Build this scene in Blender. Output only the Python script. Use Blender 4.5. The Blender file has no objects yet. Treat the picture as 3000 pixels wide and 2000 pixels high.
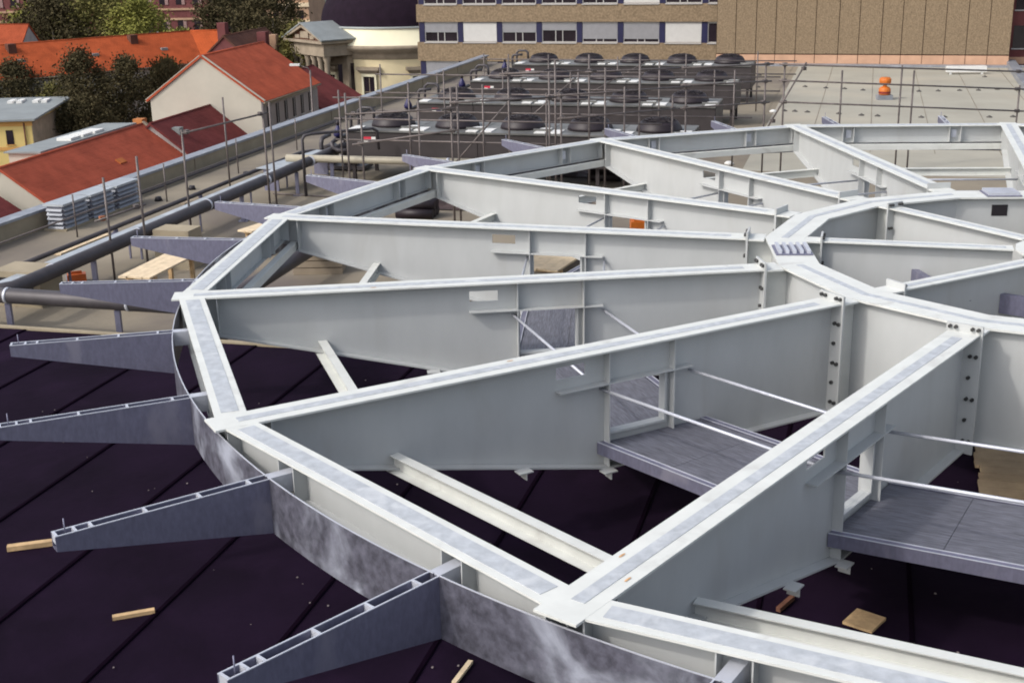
import bpy, math, random
from mathutils import Vector, Matrix
R_ = math.radians
random.seed(7)
scene = bpy.context.scene
col = scene.collection

# ------------------------------------------------------------------ camera
CAM_H = 4.6852
PITCH, ROLL = 0.3107, -0.0201
fw = Vector((0, math.cos(PITCH), -math.sin(PITCH)))
rt = Vector((1, 0, 0)); up = rt.cross(fw)
c_, s_ = math.cos(ROLL), math.sin(ROLL)
rt2 = rt * c_ + up * s_
up2 = up * c_ - rt * s_
cam = bpy.data.cameras.new('camera')
cam.sensor_width = 36.0
cam.lens = 36.0 * 3769.9 / 3000.0
cam.clip_start = 0.1
cam.clip_end = 3000
camo = bpy.data.objects.new('camera', cam)
col.objects.link(camo)
m = Matrix.Identity(4)
for i in range(3):
    m[i][0], m[i][1], m[i][2] = rt2[i], up2[i], -fw[i]
m[2][3] = CAM_H
camo.matrix_world = m
scene.camera = camo

# ------------------------------------------------------------------ light
SUN_EL = R_(42.0)
SUN_AZ = R_(-152.0)                       # direction towards the sun in the xy plane
sdir = Vector((math.cos(SUN_EL) * math.cos(SUN_AZ), math.cos(SUN_EL) * math.sin(SUN_AZ), math.sin(SUN_EL)))
world = bpy.data.worlds.new('World')
scene.world = world
world.use_nodes = True
wn = world.node_tree
sky = wn.nodes.new('ShaderNodeTexSky')
sky.sky_type = 'NISHITA'
sky.sun_disc = False
sky.sun_elevation = SUN_EL
sky.sun_rotation = math.atan2(sdir.x, sdir.y)
sky.dust_density = 4.0
bg = wn.nodes['Background']
bg.inputs['Strength'].default_value = 0.15
hs = wn.nodes.new('ShaderNodeHueSaturation')          # hazy, less blue sky
hs.inputs['Saturation'].default_value = 0.55
wn.links.new(sky.outputs[0], hs.inputs['Color'])
wn.links.new(hs.outputs[0], bg.inputs['Color'])
sun = bpy.data.lights.new('sun', 'SUN')
sun.energy = 0.85
sun.angle = R_(2.5)
sun.color = (1.0, 0.96, 0.90)
suno = bpy.data.objects.new('sun', sun)
suno.rotation_euler = sdir.to_track_quat('Z', 'Y').to_euler()
suno.location = (-40, -20, 40)
col.objects.link(suno)
scene.view_settings.view_transform = 'Standard'
scene.view_settings.look = 'None'
scene.view_settings.gamma = 1.0
scene.view_settings.exposure = 0.66
scene.view_settings.use_curve_mapping = False
scene.render.engine = 'CYCLES'
scene.cycles.filter_width = 1.9

# ------------------------------------------------------------------ materials
MATS = {}
def mat(name, c, rough=0.6, metal=0.0, var=0.12, scale=3.0, bump=0.0, bscale=20.0, stain=None, stain_scale=1.2,
        stain_lo=0.55, stain_hi=0.7, spec=0.4, stretch=None, local=False):
    if name in MATS:
        return MATS[name]
    mt = bpy.data.materials.new(name)
    mt.use_nodes = True
    nt = mt.node_tree
    b = nt.nodes['Principled BSDF']
    b.inputs['Roughness'].default_value = rough
    b.inputs['Metallic'].default_value = metal
    b.inputs['Specular IOR Level'].default_value = spec
    geo = nt.nodes.new('ShaderNodeNewGeometry')
    vec = geo.outputs['Position']
    if local:
        vec = nt.nodes.new('ShaderNodeTexCoord').outputs['Object']
    if stretch:
        mp = nt.nodes.new('ShaderNodeMapping')
        mp.inputs['Scale'].default_value = stretch
        nt.links.new(vec, mp.inputs['Vector']); vec = mp.outputs[0]
    n = nt.nodes.new('ShaderNodeTexNoise')
    n.inputs['Scale'].default_value = scale
    n.inputs['Detail'].default_value = 6
    n.inputs['Roughness'].default_value = 0.6
    nt.links.new(vec, n.inputs['Vector'])
    rp = nt.nodes.new('ShaderNodeMapRange')
    rp.inputs['From Min'].default_value = 0.3; rp.inputs['From Max'].default_value = 0.7
    rp.inputs['To Min'].default_value = 1 - var; rp.inputs['To Max'].default_value = 1 + var
    nt.links.new(n.outputs['Fac'], rp.inputs['Value'])
    mx = nt.nodes.new('ShaderNodeVectorMath'); mx.operation = 'SCALE'
    mx.inputs[0].default_value = c
    nt.links.new(rp.outputs[0], mx.inputs['Scale'])
    out = mx.outputs[0]
    if stain:
        n2 = nt.nodes.new('ShaderNodeTexNoise')
        n2.inputs['Scale'].default_value = stain_scale
        n2.inputs['Detail'].default_value = 7
        n2.inputs['Distortion'].default_value = 0.6
        nt.links.new(vec, n2.inputs['Vector'])
        r2 = nt.nodes.new('ShaderNodeMapRange')
        r2.interpolation_type = 'SMOOTHSTEP'
        r2.inputs['From Min'].default_value = stain_lo; r2.inputs['From Max'].default_value = stain_hi
        nt.links.new(n2.outputs['Fac'], r2.inputs['Value'])
        mm = nt.nodes.new('ShaderNodeMix'); mm.data_type = 'RGBA'
        nt.links.new(r2.outputs[0], mm.inputs['Factor'])
        nt.links.new(out, mm.inputs['A'])
        mm.inputs['B'].default_value = (*stain, 1)
        out = mm.outputs['Result']
    nt.links.new(out, b.inputs['Base Color'])
    if bump:
        n3 = nt.nodes.new('ShaderNodeTexNoise')
        n3.inputs['Scale'].default_value = bscale
        n3.inputs['Detail'].default_value = 5
        nt.links.new(vec, n3.inputs['Vector'])
        bp = nt.nodes.new('ShaderNodeBump')
        bp.inputs['Strength'].default_value = bump
        bp.inputs['Distance'].default_value = 0.05
        nt.links.new(n3.outputs['Fac'], bp.inputs['Height'])
        nt.links.new(bp.outputs[0], b.inputs['Normal'])
    MATS[name] = mt
    return mt

def tile_mat(name, c, angle, rows=3.2, var=0.2):
    """clay tiles: fine courses and columns as relief, mottled colour"""
    mt = mat(name, c, 0.8, 0, var, 0.9, 0, stain=(c[0] * .72, c[1] * .72, c[2] * .75), stain_scale=.5, stain_lo=.5, stain_hi=.85, spec=.08)
    nt = mt.node_tree
    b = nt.nodes['Principled BSDF']
    geo = nt.nodes.new('ShaderNodeNewGeometry')
    mp = nt.nodes.new('ShaderNodeMapping'); mp.inputs['Rotation'].default_value = (0, 0, -angle)
    nt.links.new(geo.outputs['Position'], mp.inputs['Vector'])
    w = nt.nodes.new('ShaderNodeTexBrick')
    w.inputs['Scale'].default_value = 1.0
    w.inputs['Brick Width'].default_value = .3; w.inputs['Row Height'].default_value = .3
    w.inputs['Mortar Size'].default_value = .03
    nt.links.new(mp.outputs[0], w.inputs['Vector'])
    bp = nt.nodes.new('ShaderNodeBump'); bp.inputs['Strength'].default_value = .6; bp.inputs['Distance'].default_value = .05; bp.invert = True
    nt.links.new(w.outputs['Fac'], bp.inputs['Height'])
    nt.links.new(bp.outputs[0], b.inputs['Normal'])
    return mt

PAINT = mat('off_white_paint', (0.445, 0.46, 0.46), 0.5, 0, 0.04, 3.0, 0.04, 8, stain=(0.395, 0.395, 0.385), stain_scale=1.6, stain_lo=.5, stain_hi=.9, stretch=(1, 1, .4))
PAINT_LIT = mat('sunlit_off_white_paint', (0.60, 0.615, 0.59), 0.5, 0, 0.06, 3.0, 0.05, 14, stain=(0.47, 0.47, 0.45), stain_scale=2.2, stain_lo=.55, stain_hi=.8)  # lit copy of the off-white paint, sunshine put into its lighter colour
STRIP = mat('zinc_primer_strip', (0.43, 0.455, 0.485), 0.5, 0.1, 0.16, 9.0, 0.05, 30, stain=(0.54, 0.56, 0.58), stain_scale=4.5, stain_lo=.5, stain_hi=.75)
GALV = mat('galvanised_steel', (0.185, 0.185, 0.26), 0.48, 0.45, 0.14, 22.0, 0.05, 25, stain=(0.255, 0.25, 0.32), stain_scale=2.0, stretch=(1, 1, .45))
GALV_EDGE = mat('galvanised_bright_edge', (0.52, 0.54, 0.60), 0.45, 0.3, 0.1, 5.0)
BAND = mat('galvanised_mottled', (0.105, 0.105, 0.135), 0.5, 0.3, 0.5, 9.0, 0.1, 18, stain=(0.46, 0.49, 0.58), stain_scale=1.15, stain_lo=.50, stain_hi=.72)
GRATE = mat('galvanised_grating', (0.155, 0.158, 0.19), 0.55, 0.3, 0.5, 3.0, 0.4, 4, stretch=(26, 1.5, 1), local=True)
BOLT = mat('dark_bolt_steel', (0.06, 0.06, 0.06), 0.5, 0.5, .2, 10)
MEMB = mat('black_roof_membrane', (0.0088, 0.0040, 0.0122), 0.9, 0, 0.35, 0.6, 0.15, 6, stain=(0.017, 0.0080, 0.0225), stain_scale=.8, stain_lo=.5, stain_hi=.85, spec=.06)
ROOFC = mat('beige_roof_sheet', (0.225, 0.195, 0.15), 0.85, 0, 0.2, 0.35, 0.2, 5, stain=(0.135, 0.115, 0.105), stain_scale=.25, stain_lo=.45, stain_hi=.75, spec=.2)
WALLC = mat('beige_parapet_render', (0.31, 0.262, 0.185), 0.9, 0, 0.16, 1.0, 0.2, 8)
COPING = mat('zinc_coping', (0.27, 0.285, 0.32), 0.45, 0.35, 0.15, 2.5, stain=(0.36, 0.38, 0.42), stain_scale=1.5)
TRAY = mat('pale_sheet_steel', (0.40, 0.43, 0.46), 0.45, 0.3, 0.15, 2.5, stain=(0.5, 0.53, 0.56), stain_scale=1.5)
PIPE = mat('grey_pipe_cladding', (0.062, 0.056, 0.062), 0.5, 0.15, 0.2, 2.5)
PIPE_L = mat('cream_pipe_cladding', (0.33, 0.30, 0.235), 0.5, 0.1, 0.1, 3)
SCAF = mat('scaffold_tube_steel', (0.135, 0.115, 0.11), 0.55, 0.3, 0.25, 6)
RUST = mat('rusty_coupler', (0.30, 0.11, 0.05), 0.8, 0.2, 0.3, 12)
WOOD = mat('fresh_timber', (0.66, 0.53, 0.36), 0.7, 0, 0.16, 6, 0.15, 20, stretch=(1, 1, 1))
WOOD2 = mat('weathered_timber', (0.50, 0.34, 0.18), 0.75, 0, 0.25, 6, 0.15, 20)
WOOD3 = mat('dark_brown_timber', (0.12, 0.05, 0.03), 0.8, 0, 0.25, 6)
DARK = mat('dark_opening', (0.015, 0.012, 0.016), 0.5, 0, 0.2, 3)
COOLF = mat('olive_cooler_casing', (0.042, 0.035, 0.036), 0.6, 0.1, 0.2, 1.5)
COOLT = mat('pale_cooler_top', (0.145, 0.145, 0.14), 0.5, 0.2, 0.4, 1.2)
FAN = mat('black_fan_shroud', (0.018, 0.012, 0.016), 0.5, 0, .2, 4)
RED = mat('red_sticker', (0.55, 0.03, 0.06), 0.5, 0, .05, 3)
WHITE = mat('white_sheet', (0.68, 0.68, 0.66), 0.5, 0, .05, 3)
BLUE = mat('blue_enamel', (0.016, 0.014, 0.075), 0.45, 0, .1, 3)
ORANGE = mat('orange_plastic', (0.50, 0.13, 0.015), 0.5, 0, .15, 8)
REDP = mat('dark_red_plastic', (0.18, 0.02, 0.02), 0.5, 0, .15, 8)
LEAFD = mat('dark_foliage', (0.062, 0.052, 0.026), 0.9, 0, 0.55, 0.6, spec=.1)
LEAFM = mat('olive_foliage', (0.125, 0.115, 0.038), 0.9, 0, 0.5, 0.5, spec=.1)
LEAFL = mat('yellow_green_foliage', (0.165, 0.165, 0.04), 0.9, 0, 0.5, 0.5, spec=.1)
BARK = mat('pale_bark', (0.20, 0.17, 0.13), 0.9, 0, 0.4, 3)
GROUND = mat('street_ground', (0.075, 0.07, 0.06), 0.95, 0, 0.3, 0.08, spec=.1, stain=(0.05, 0.06, 0.03), stain_scale=.03)
WWALL = mat('white_render', (0.47, 0.44, 0.375), 0.9, 0, 0.06, 0.6, 0.1, 4, spec=.1)
GREYW = mat('grey_render', (0.34, 0.31, 0.30), 0.9, 0, 0.12, 0.8, spec=.1)
BRICKW = mat('dark_red_brickwork', (0.15, 0.055, 0.055), 0.9, 0, 0.2, 1.0, spec=.1)
SANDW = mat('sand_coloured_stone', (0.42, 0.27, 0.18), 0.9, 0, 0.15, .7, spec=.1)
YELW = mat('yellow_render', (0.62, 0.48, 0.19), 0.9, 0, 0.08, 0.8, spec=.1)
YELB = mat('ochre_band', (0.55, 0.30, 0.10), 0.9, 0, 0.08, 0.8, spec=.1)
CREAM = mat('cream_render', (0.66, 0.57, 0.37), 0.85, 0, 0.08, 0.6, spec=.15)
CREAML = mat('pale_cream_sheet', (0.72, 0.68, 0.50), 0.6, 0, 0.05, 0.5, spec=.2)
STONE = mat('grey_stone', (0.30, 0.25, 0.19), 0.9, 0, 0.2, 1.2, spec=.1)
SLATE = mat('dark_dome_slate', (0.012, 0.006, 0.013), 0.9, 0, 0.25, 1.5, 0.3, 4, spec=.15)
LEADR = mat('grey_sheet_roof', (0.24, 0.26, 0.26), 0.55, 0.2, 0.12, 0.8)
OFFW = mat('exposed_aggregate_concrete', (0.245, 0.185, 0.122), 0.95, 0, 0.32, 7, 0.5, 7, spec=.1)
SLABW = mat('pebbled_concrete_panel', (0.225, 0.17, 0.113), 0.95, 0, 0.3, 14, 0.6, 14, spec=.1)
PINK = mat('pink_sandstone_plinth', (0.50, 0.31, 0.21), 0.9, 0, 0.12, 1.5, spec=.1)
JOINT = mat('panel_joint_sealant', (0.07, 0.035, 0.025), 0.9, 0, .2, 3)
PILL = mat('dark_blue_panel', (0.016, 0.016, 0.06), 0.45, 0, .15, 1)
WFRAME = mat('white_window_frame', (0.42, 0.41, 0.40), 0.5, 0, .05, 1)
BLIND = mat('grey_roller_blind', (0.25, 0.25, 0.265), 0.6, 0, 0.08, 3)
BLINDW = mat('white_roller_shutter', (0.54, 0.535, 0.52), 0.6, 0, 0.05, 3)
GLASS = mat('dark_window_glass', (0.022, 0.016, 0.022), 0.12, 0, 0.4, .6, spec=.5)

# ------------------------------------------------------------------ mesh helpers
class MB:
    def __init__(s):
        s.v = []; s.f = []; s.sm = []
    def face(s, pts, smooth=False):
        i = len(s.v); s.v += [tuple(p) for p in pts]
        s.f.append(tuple(range(i, i + len(pts)))); s.sm.append(smooth)
    def hexa(s, p):          # p: 8 points, bottom 0-3 (ccw from above), top 4-7
        i = len(s.v); s.v += [tuple(q) for q in p]
        for f in ((3, 2, 1, 0), (4, 5, 6, 7), (0, 1, 5, 4), (1, 2, 6, 5), (2, 3, 7, 6), (3, 0, 4, 7)):
            s.f.append(tuple(i + k for k in f)); s.sm.append(False)
        return s
    def box(s, x0, x1, y0, y1, z0, z1):
        if x0 > x1: x0, x1 = x1, x0
        if y0 > y1: y0, y1 = y1, y0
        if z0 > z1: z0, z1 = z1, z0
        return s.hexa([(x0, y0, z0), (x1, y0, z0), (x1, y1, z0), (x0, y1, z0), (x0, y0, z1), (x1, y0, z1), (x1, y1, z1), (x0, y1, z1)])
    def slab(s, quad, n, t):      # quad thickened along n by t
        n = Vector(n).normalized() * t
        a = [Vector(q) for q in quad]
        return s.hexa([*a, *[q + n for q in a]])
    def prism(s, poly, z0, z1):
        i = len(s.v); n = len(poly)
        s.v += [(x, y, z0) for x, y in poly] + [(x, y, z1) for x, y in poly]
        s.f.append(tuple(i + n - 1 - k for k in range(n))); s.f.append(tuple(i + n + k for k in range(n))); s.sm += [False, False]
        for k in range(n):
            j = (k + 1) % n
            s.f.append((i + k, i + j, i + n + j, i + n + k)); s.sm.append(False)
        return s
    def gable(s, x0, x1, y0, y1, zb, ze, zr):   # pentagon prism, ridge along y
        xm = (x0 + x1) / 2
        pr = [(x0, zb), (x1, zb), (x1, ze), (xm, zr), (x0, ze)]
        i = len(s.v)
        s.v += [(x, y0, z) for x, z in pr] + [(x, y1, z) for x, z in pr]
        s.f.append(tuple(i + k for k in range(5))); s.f.append(tuple(i + 9 - k for k in range(5))); s.sm += [False, False]
        for k in range(5):
            j = (k + 1) % 5
            s.f.append((i + j, i + k, i + 5 + k, i + 5 + j)); s.sm.append(False)
        return s
    def cyl(s, p, q, r, n=10, r2=None, caps=True):
        p = Vector(p); q = Vector(q); d = (q - p).normalized()
        a = d.orthogonal().normalized(); b = d.cross(a)
        r2 = r if r2 is None else r2
        i = len(s.v)
        for c, rr in ((p, r), (q, r2)):
            for k in range(n):
                t = 2 * math.pi * k / n
                s.v.append(tuple(c + (a * math.cos(t) + b * math.sin(t)) * rr))
        for k in range(n):
            j = (k + 1) % n
            s.f.append((i + k, i + j, i + n + j, i + n + k)); s.sm.append(True)
        if caps:
            s.f.append(tuple(i + n - 1 - k for k in range(n))); s.f.append(tuple(i + n + k for k in range(n))); s.sm += [False, False]
        return s
    def tube(s, path, r, n=10):
        path = [Vector(p) for p in path]
        rings = []
        prev = None
        for k, p in enumerate(path):
            d = ((path[min(k + 1, len(path) - 1)] - p).normalized() if k < len(path) - 1 else Vector()) + ((p - path[k - 1]).normalized() if k else Vector())
            d.normalize()
            a = (prev - d * prev.dot(d)).normalized() if prev is not None else d.orthogonal().normalized()
            prev = a
            b = d.cross(a)
            i = len(s.v)
            for t in range(n):
                w = 2 * math.pi * t / n
                s.v.append(tuple(p + (a * math.cos(w) + b * math.sin(w)) * r))
            rings.append(i)
        for i, j in zip(rings, rings[1:]):
            for t in range(n):
                u = (t + 1) % n
                s.f.append((i + t, i + u, j + u, j + t)); s.sm.append(True)
        s.f.append(tuple(rings[0] + n - 1 - t for t in range(n))); s.f.append(tuple(rings[-1] + t for t in range(n))); s.sm += [False, False]
        return s
    def lathe(s, prof, n=24, a0=0.0, a1=2 * math.pi, cx=0, cy=0, smooth=True):
        full = abs(a1 - a0 - 2 * math.pi) < 1e-6
        m_ = n if full else n + 1
        i = len(s.v)
        for r, z in prof:
            for k in range(m_):
                t = a0 + (a1 - a0) * k / n
                s.v.append((cx + r * math.cos(t), cy + r * math.sin(t), z))
        for l in range(len(prof) - 1):
            for k in range(n):
                j = (k + 1) % m_
                s.f.append((i + l * m_ + k, i + l * m_ + j, i + (l + 1) * m_ + j, i + (l + 1) * m_ + k)); s.sm.append(smooth)
        return s
    def mesh(s, name, mt, weld=False):
        f, sm = s.f, s.sm
        if weld:          # drop the walls two cells share
            key = {}
            for k, ff in enumerate(f):
                kk = tuple(sorted(tuple(round(c, 4) for c in s.v[i]) for i in ff))
                key.setdefault(kk, []).append(k)
            keep = sorted(v[0] for v in key.values() if len(v) == 1)
            f = [s.f[k] for k in keep]; sm = [s.sm[k] for k in keep]
        me = bpy.data.meshes.new(name)
        me.from_pydata(s.v, [], f)
        me.polygons.foreach_set('use_smooth', sm)
        me.materials.append(mt)
        me.update()
        return me
    def build(s, name, mt, parent=None, loc=(0, 0, 0), rz=0.0, weld=False):
        return obj(name, s.mesh(name, mt, weld), parent, loc, rz)

def obj(name, me, parent=None, loc=(0, 0, 0), rz=0.0):
    o = bpy.data.objects.new(name, me)
    col.objects.link(o)
    o.parent = parent
    o.location = loc
    o.rotation_euler = (0, 0, rz)
    return o
def tag(o, label=None, cat=None, group=None, kind=None):
    if label: o['label'] = label
    if cat: o['category'] = cat
    if group: o['group'] = group
    if kind: o['kind'] = kind
    return o
def empty(name, loc=(0, 0, 0), rz=0.0, parent=None):
    o = bpy.data.objects.new(name, None)
    o.empty_display_size = .2
    col.objects.link(o); o.parent = parent; o.location = loc; o.rotation_euler = (0, 0, rz)
    return o
def thing(name, label, cat, loc=(0, 0, 0), rz=0.0, group=None):
    return tag(empty(name, loc, rz), label, cat, group)
def copy_tree(o, parent=None):
    c = o.copy(); col.objects.link(c); c.parent = parent
    for ch in list(o.children):
        copy_tree(ch, c)
    return c

BROT = R_(-15.5)                       # axes of the building we look across
BW = Vector((math.cos(BROT), math.sin(BROT), 0)); BU = Vector((-math.sin(BROT), math.cos(BROT), 0))
def B(w, u, z=0.0):
    return BW * w + BU * u + Vector((0, 0, z))
ZR, ZM = -2.6, -2.2                     # beige roof, black membrane
ZG = -16.0                              # street level

# ================================================================== SETTING
g = MB().box(-900, 900, -300, 1500, ZG - 1, ZG).build('ground', GROUND)
tag(g, 'street level ground far below the roof', 'ground', kind='structure')

# our building: body, roof slab
mb = MB().box(-20.95, 40, -12, 71.55, ZG + .01, ZR)
roof = mb.build('flat_roof', ROOFC, None, (0, 0, 0), BROT)
tag(roof, 'beige flat roof of the building below the steel frame', 'roof', kind='structure')
# step under the black membrane
MB().box(-24, 24, -11, 19.5, ZR - 0.01, ZM - .012).build('raised_roof_deck', WALLC, roof)
MB().box(-24, 24, 19.503, 19.62, ZR - 0.02, ZM + .035).build('edge_upstand', WALLC, roof)
shee = MB().hexa([(0, -11, ZM - .010), (1.55, -11, ZM - .010), (1.55, 19.5, ZM - .010), (0, 19.5, ZM - .010),
                  (0, -11, ZM - .006), (1.55, -11, ZM + .012), (1.55, 19.5, ZM + .012), (0, 19.5, ZM - .006)]).mesh('membrane_sheet', MEMB)
bead = MB().hexa([(1.50, -11, ZM + .0125), (1.553, -11, ZM + .0125), (1.553, 19.49, ZM + .0125), (1.50, 19.49, ZM + .0125), (1.507, -11, ZM + .017), (1.546, -11, ZM + .017), (1.546, 19.49, ZM + .017), (1.507, 19.49, ZM + .017)]).mesh('seam_bead', mat('bitumen_bead', (.0045, .0016, .0055), .95, 0, .3, 4, spec=.02))
for k in range(31):
    sh_ = obj('membrane_sheet', shee, roof, (-24 + 1.55 * k, 0, 0))
    obj('seam_bead', bead, sh_)
# parapet on the street side
MB().box(-20.94, -20.62, -12, 70.4, ZR, -2.13).build('parapet_wall', WALLC, roof)
for k in range(28):
    MB().box(-21.0, -20.58, -12 + k * 2.95, -12 + k * 2.95 + 2.93, -2.128, -2.06).build('coping_plate', COPING, roof)
for k in range(9):
    MB().box(-20.615, -20.59, 20 + k * 5.6, 20.04 + k * 5.6, ZR, -2.135).build('wall_joint', STONE, roof)
# kerb of the far right roof edge and the gutter line before the slab wall
q0, q1 = Vector((25.5, 66.5, 0)), Vector((20.6, 50.0, 0))
d = (q0 - q1).normalized(); nrm = Vector((d.y, -d.x, 0))
kb = MB()
a, b = q1 - d * 12, q0 + d * 1.5
kb.prism([tuple(a.xy), tuple((a + nrm * .45).xy), tuple((b + nrm * .45).xy), tuple(b.xy)], ZR - .02, ZR + .28)
k_ = kb.build('roof_edge_kerb', COPING)
tag(k_, 'pale grey metal kerb along the right edge of the far roof', 'kerb')
MB().box(-14, 8.0, 71.0, 71.54, ZR, ZR + .1).build('roof_upstand', COPING, roof)
MB().box(-3.6, 13.0, 40.0, 70.99, ZR + .001, ZR + .005).build('far_roof_sheet', mat('pale_roof_sheet', (0.335, 0.32, 0.27), .85, 0, .1, .4, .1, 5, stain=(.40, .36, .29), stain_scale=.2, stain_lo=.45, stain_hi=.8, spec=.2), roof)
# sheet joints of the far roof
for k in range(9):
    MB().box(-8 + k * 2.05, -7.98 + k * 2.05, 44, 70.98, ZR + .0055, ZR + .014).build('roof_sheet_joint', ROOFC, roof)

# ================================================================== HELIPAD STEEL FRAME
CEN = (8.425, 18.416)
ROT0 = R_(-128.4745)
SEC = 2 * math.pi / 16
RO = 13.0
def ang(i): return ROT0 - i * SEC
frame = thing('helipad_frame', 'large round off-white steel helipad frame of radial girders under construction', 'steel frame', (CEN[0], CEN[1], 0))

def zbot(r):
    return -0.47 - (min(13.0, max(8.4, 13.0 + 0 * r)) - max(r, 8.4)) * (1.03 / 4.6)
R_IN, R_OUT = 4.88, 13.12
def girder_mesh():
    mb = MB()
    xs = [R_IN, 7.56, 8.36, 8.4, 8.67, 9.07, 12.97]
    t = .009
    for x0, x1 in zip(xs, xs[1:]):
        holes = []
        if 7.55 < (x0 + x1) / 2 < 8.36: holes = [(-1.07, -.47)]
        if 8.67 < (x0 + x1) / 2 < 9.07: holes = [(-.30, -.15)]
        b0, b1 = zbot(x0) + .012, zbot(x1) + .012
        segs = []
        if holes:
            lo, hi = holes[0]
            segs = [(b0, b1, lo, lo), (hi, hi, -.02, -.02)]
        else:
            segs = [(b0, b1, -.02, -.02)]
        for za0, za1, zt0, zt1 in segs:
            mb.hexa([(x0, -t, za0), (x1, -t, za1), (x1, t, za1), (x0, t, za0), (x0, -t, zt0), (x1, -t, zt1), (x1, t, zt1), (x0, t, zt0)])
    return mb.mesh('girder_web', PAINT, weld=True)
GM = girder_mesh()
GTOP = MB().box(R_IN, R_OUT, -.19, .19, -.022, 0).mesh('top_flange', PAINT_LIT)
GSTR = MB().box(R_IN + .25, R_OUT - .28, -.055, .065, 0.0005, .0045).mesh('zinc_strip', STRIP)
gb = MB()
for x0, x1 in ((R_IN, 8.4), (8.4, 12.7)):
    z0, z1 = zbot(x0), zbot(x1)
    gb.hexa([(x0, -.13, z0 - .013), (x1, -.13, z1 - .013), (x1, .13, z1 - .013), (x0, .13, z0 - .013), (x0, -.13, z0 + .01), (x1, -.13, z1 + .01), (x1, .13, z1 + .01), (x0, .13, z0 + .01)])
GBOT = gb.mesh('bottom_flange', PAINT, weld=True)
STIF = {}
for r in (7.46, 8.40):
    for s in (-1, 1):
        STIF[(r, s)] = MB().box(r - .007, r + .007, s * .0095, s * .125, zbot(r) + .011, -.0225).mesh('stiffener', PAINT)
SHELF = {s: MB().box(7.18, 9.08, s * .0095, s * .13, -.438, -.424).mesh('shelf_plate', PAINT) for s in (-1, 1)}
of = MB()
for s in (-1, 1):
    y0, y1 = s * .0095, s * .06
    of.box(7.53, 7.56, y0, y1, -1.07, -.45).box(7.53, 8.37, y0, y1, -1.10, -1.071)
OFRM = of.mesh('opening_frame', PAINT)
EPL = MB().box(R_IN - .03, R_IN - .0005, -.22, .22, -1.53, .10).mesh('end_plate', PAINT)
TAB = {}
for r in (9.62, 8.46):
    for s in (-1, 1):
        z = zbot(r)
        TAB[(r, s)] = MB().box(r - .09, r + .09, s * .131, s * .26, z - .02, z - .005).box(r - .006, r + .006, s * .131, s * .26, z - .1, z - .0205).mesh('bracket', PAINT)
OST = {s: MB().box(12.52, 12.535, s * .0095, s * .15, zbot(12.5) + .012, -.0225).mesh('stiffener', PAINT) for s in (-1, 1)}
BOLTM = MB().cyl((0, 0, 0), (.035, 0, 0), .024, 6).mesh('bolt', BOLT)
for i in range(16):
    gd = obj('radial_girder', GM, frame, (0, 0, 0), ang(i))
    obj('top_flange', GTOP, gd); obj('bottom_flange', GBOT, gd); obj('zinc_strip', GSTR, gd)
    obj('end_plate', EPL, gd)
    for s in (-1, 1):
        obj('stiffener', OST[s], gd)
        for r in (7.46, 8.40): obj('stiffener', STIF[(r, s)], gd)
        obj('shelf_plate', SHELF[s], gd)
        for r in (9.62, 8.46): obj('bracket', TAB[(r, s)], gd)
    obj('opening_frame', OFRM, gd)
    if i in (15, 0, 1, 2, 3, 4):
        for y in (-.17, -.10, .10, .17):
            if i < 4 or i == 15:
                obj('bolt', BOLTM, gd, (R_IN + .0005, y, .055))
            for z in (-.28, -.55, -.82, -1.09, -1.36):
                if (z in (-.28, -.82, -1.36)) or abs(y) < .12:
                    obj('bolt', BOLTM, gd, (R_IN + .0005, y, z))

RUSTM = MB().lathe([(0.0, .0062), (.03, .0060), (.05, .0052)], 9).mesh('rust_mark', mat('orange_rust_mark', (.55, .33, .17), .8, 0, .3, 30))
for (i, r, y) in ((0, 12.35, .12), (0, 12.05, -.13), (1, 9.6, -.12), (15, 11.0, .12), (2, 10.4, .1)):
    gd = [c for c in frame.children if c.name.startswith('radial_girder')][i]
    k = obj('rust_mark', RUSTM, gd, (r, y, 0)); k.scale = (.9, .22, 1)
# perimeter beams
half = RO * math.sin(SEC / 2)
apo = RO * math.cos(SEC / 2)
AP = apo - .115
L = half - .17
PB = MB().box(AP - .008, AP + .008, -L, L, -.395, -.021).mesh('perimeter_web', PAINT)
PT = MB().box(AP - .165, AP + .165, -L, L, -.0215, -.0015).mesh('top_flange', PAINT_LIT)
PS = MB().box(AP - .09, AP + .09, -L + .12, L - .12, -.001, .003).mesh('zinc_strip', STRIP)
PBF = MB().box(AP - .07, AP + .155, -L, L, -.415, -.3955).mesh('bottom_flange', PAINT)
PBX = MB().box(12.36, 12.48, -12.36 * math.tan(SEC / 2) + .02, 12.36 * math.tan(SEC / 2) - .02, -.56, -.43).mesh('edge_box_beam', PAINT_LIT)
PST = []
for c in (-1, 1):
    for dd in (-.13, .13):
        y = apo * math.tan(c * SEC / 4) + dd
        PST.append(MB().box(AP + .0085, AP + .15, y - .006, y + .006, -.395, -.022).box(AP - .15, AP - .0085, y - .006, y + .006, -.395, -.022).mesh('stiffener', PAINT))
PEND = [MB().box(AP - .15, AP + .15, c * L - .008, c * L + .008, -.395, -.022).mesh('end_plate', PAINT) for c in (-1, 1)]
SA = 11.15 * math.cos(SEC / 2)            # secondary beams
SL = 11.15 * math.sin(SEC / 2) - .02
sb = MB().box(SA - .06, SA + .06, -SL, SL, -.757, -.745).box(SA - .006, SA + .006, -SL, SL, -.90, -.7575).box(SA - .07, SA + .11, -SL, SL, -.912, -.9005)
SBM = sb.mesh('secondary_beam', PAINT_LIT)
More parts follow.
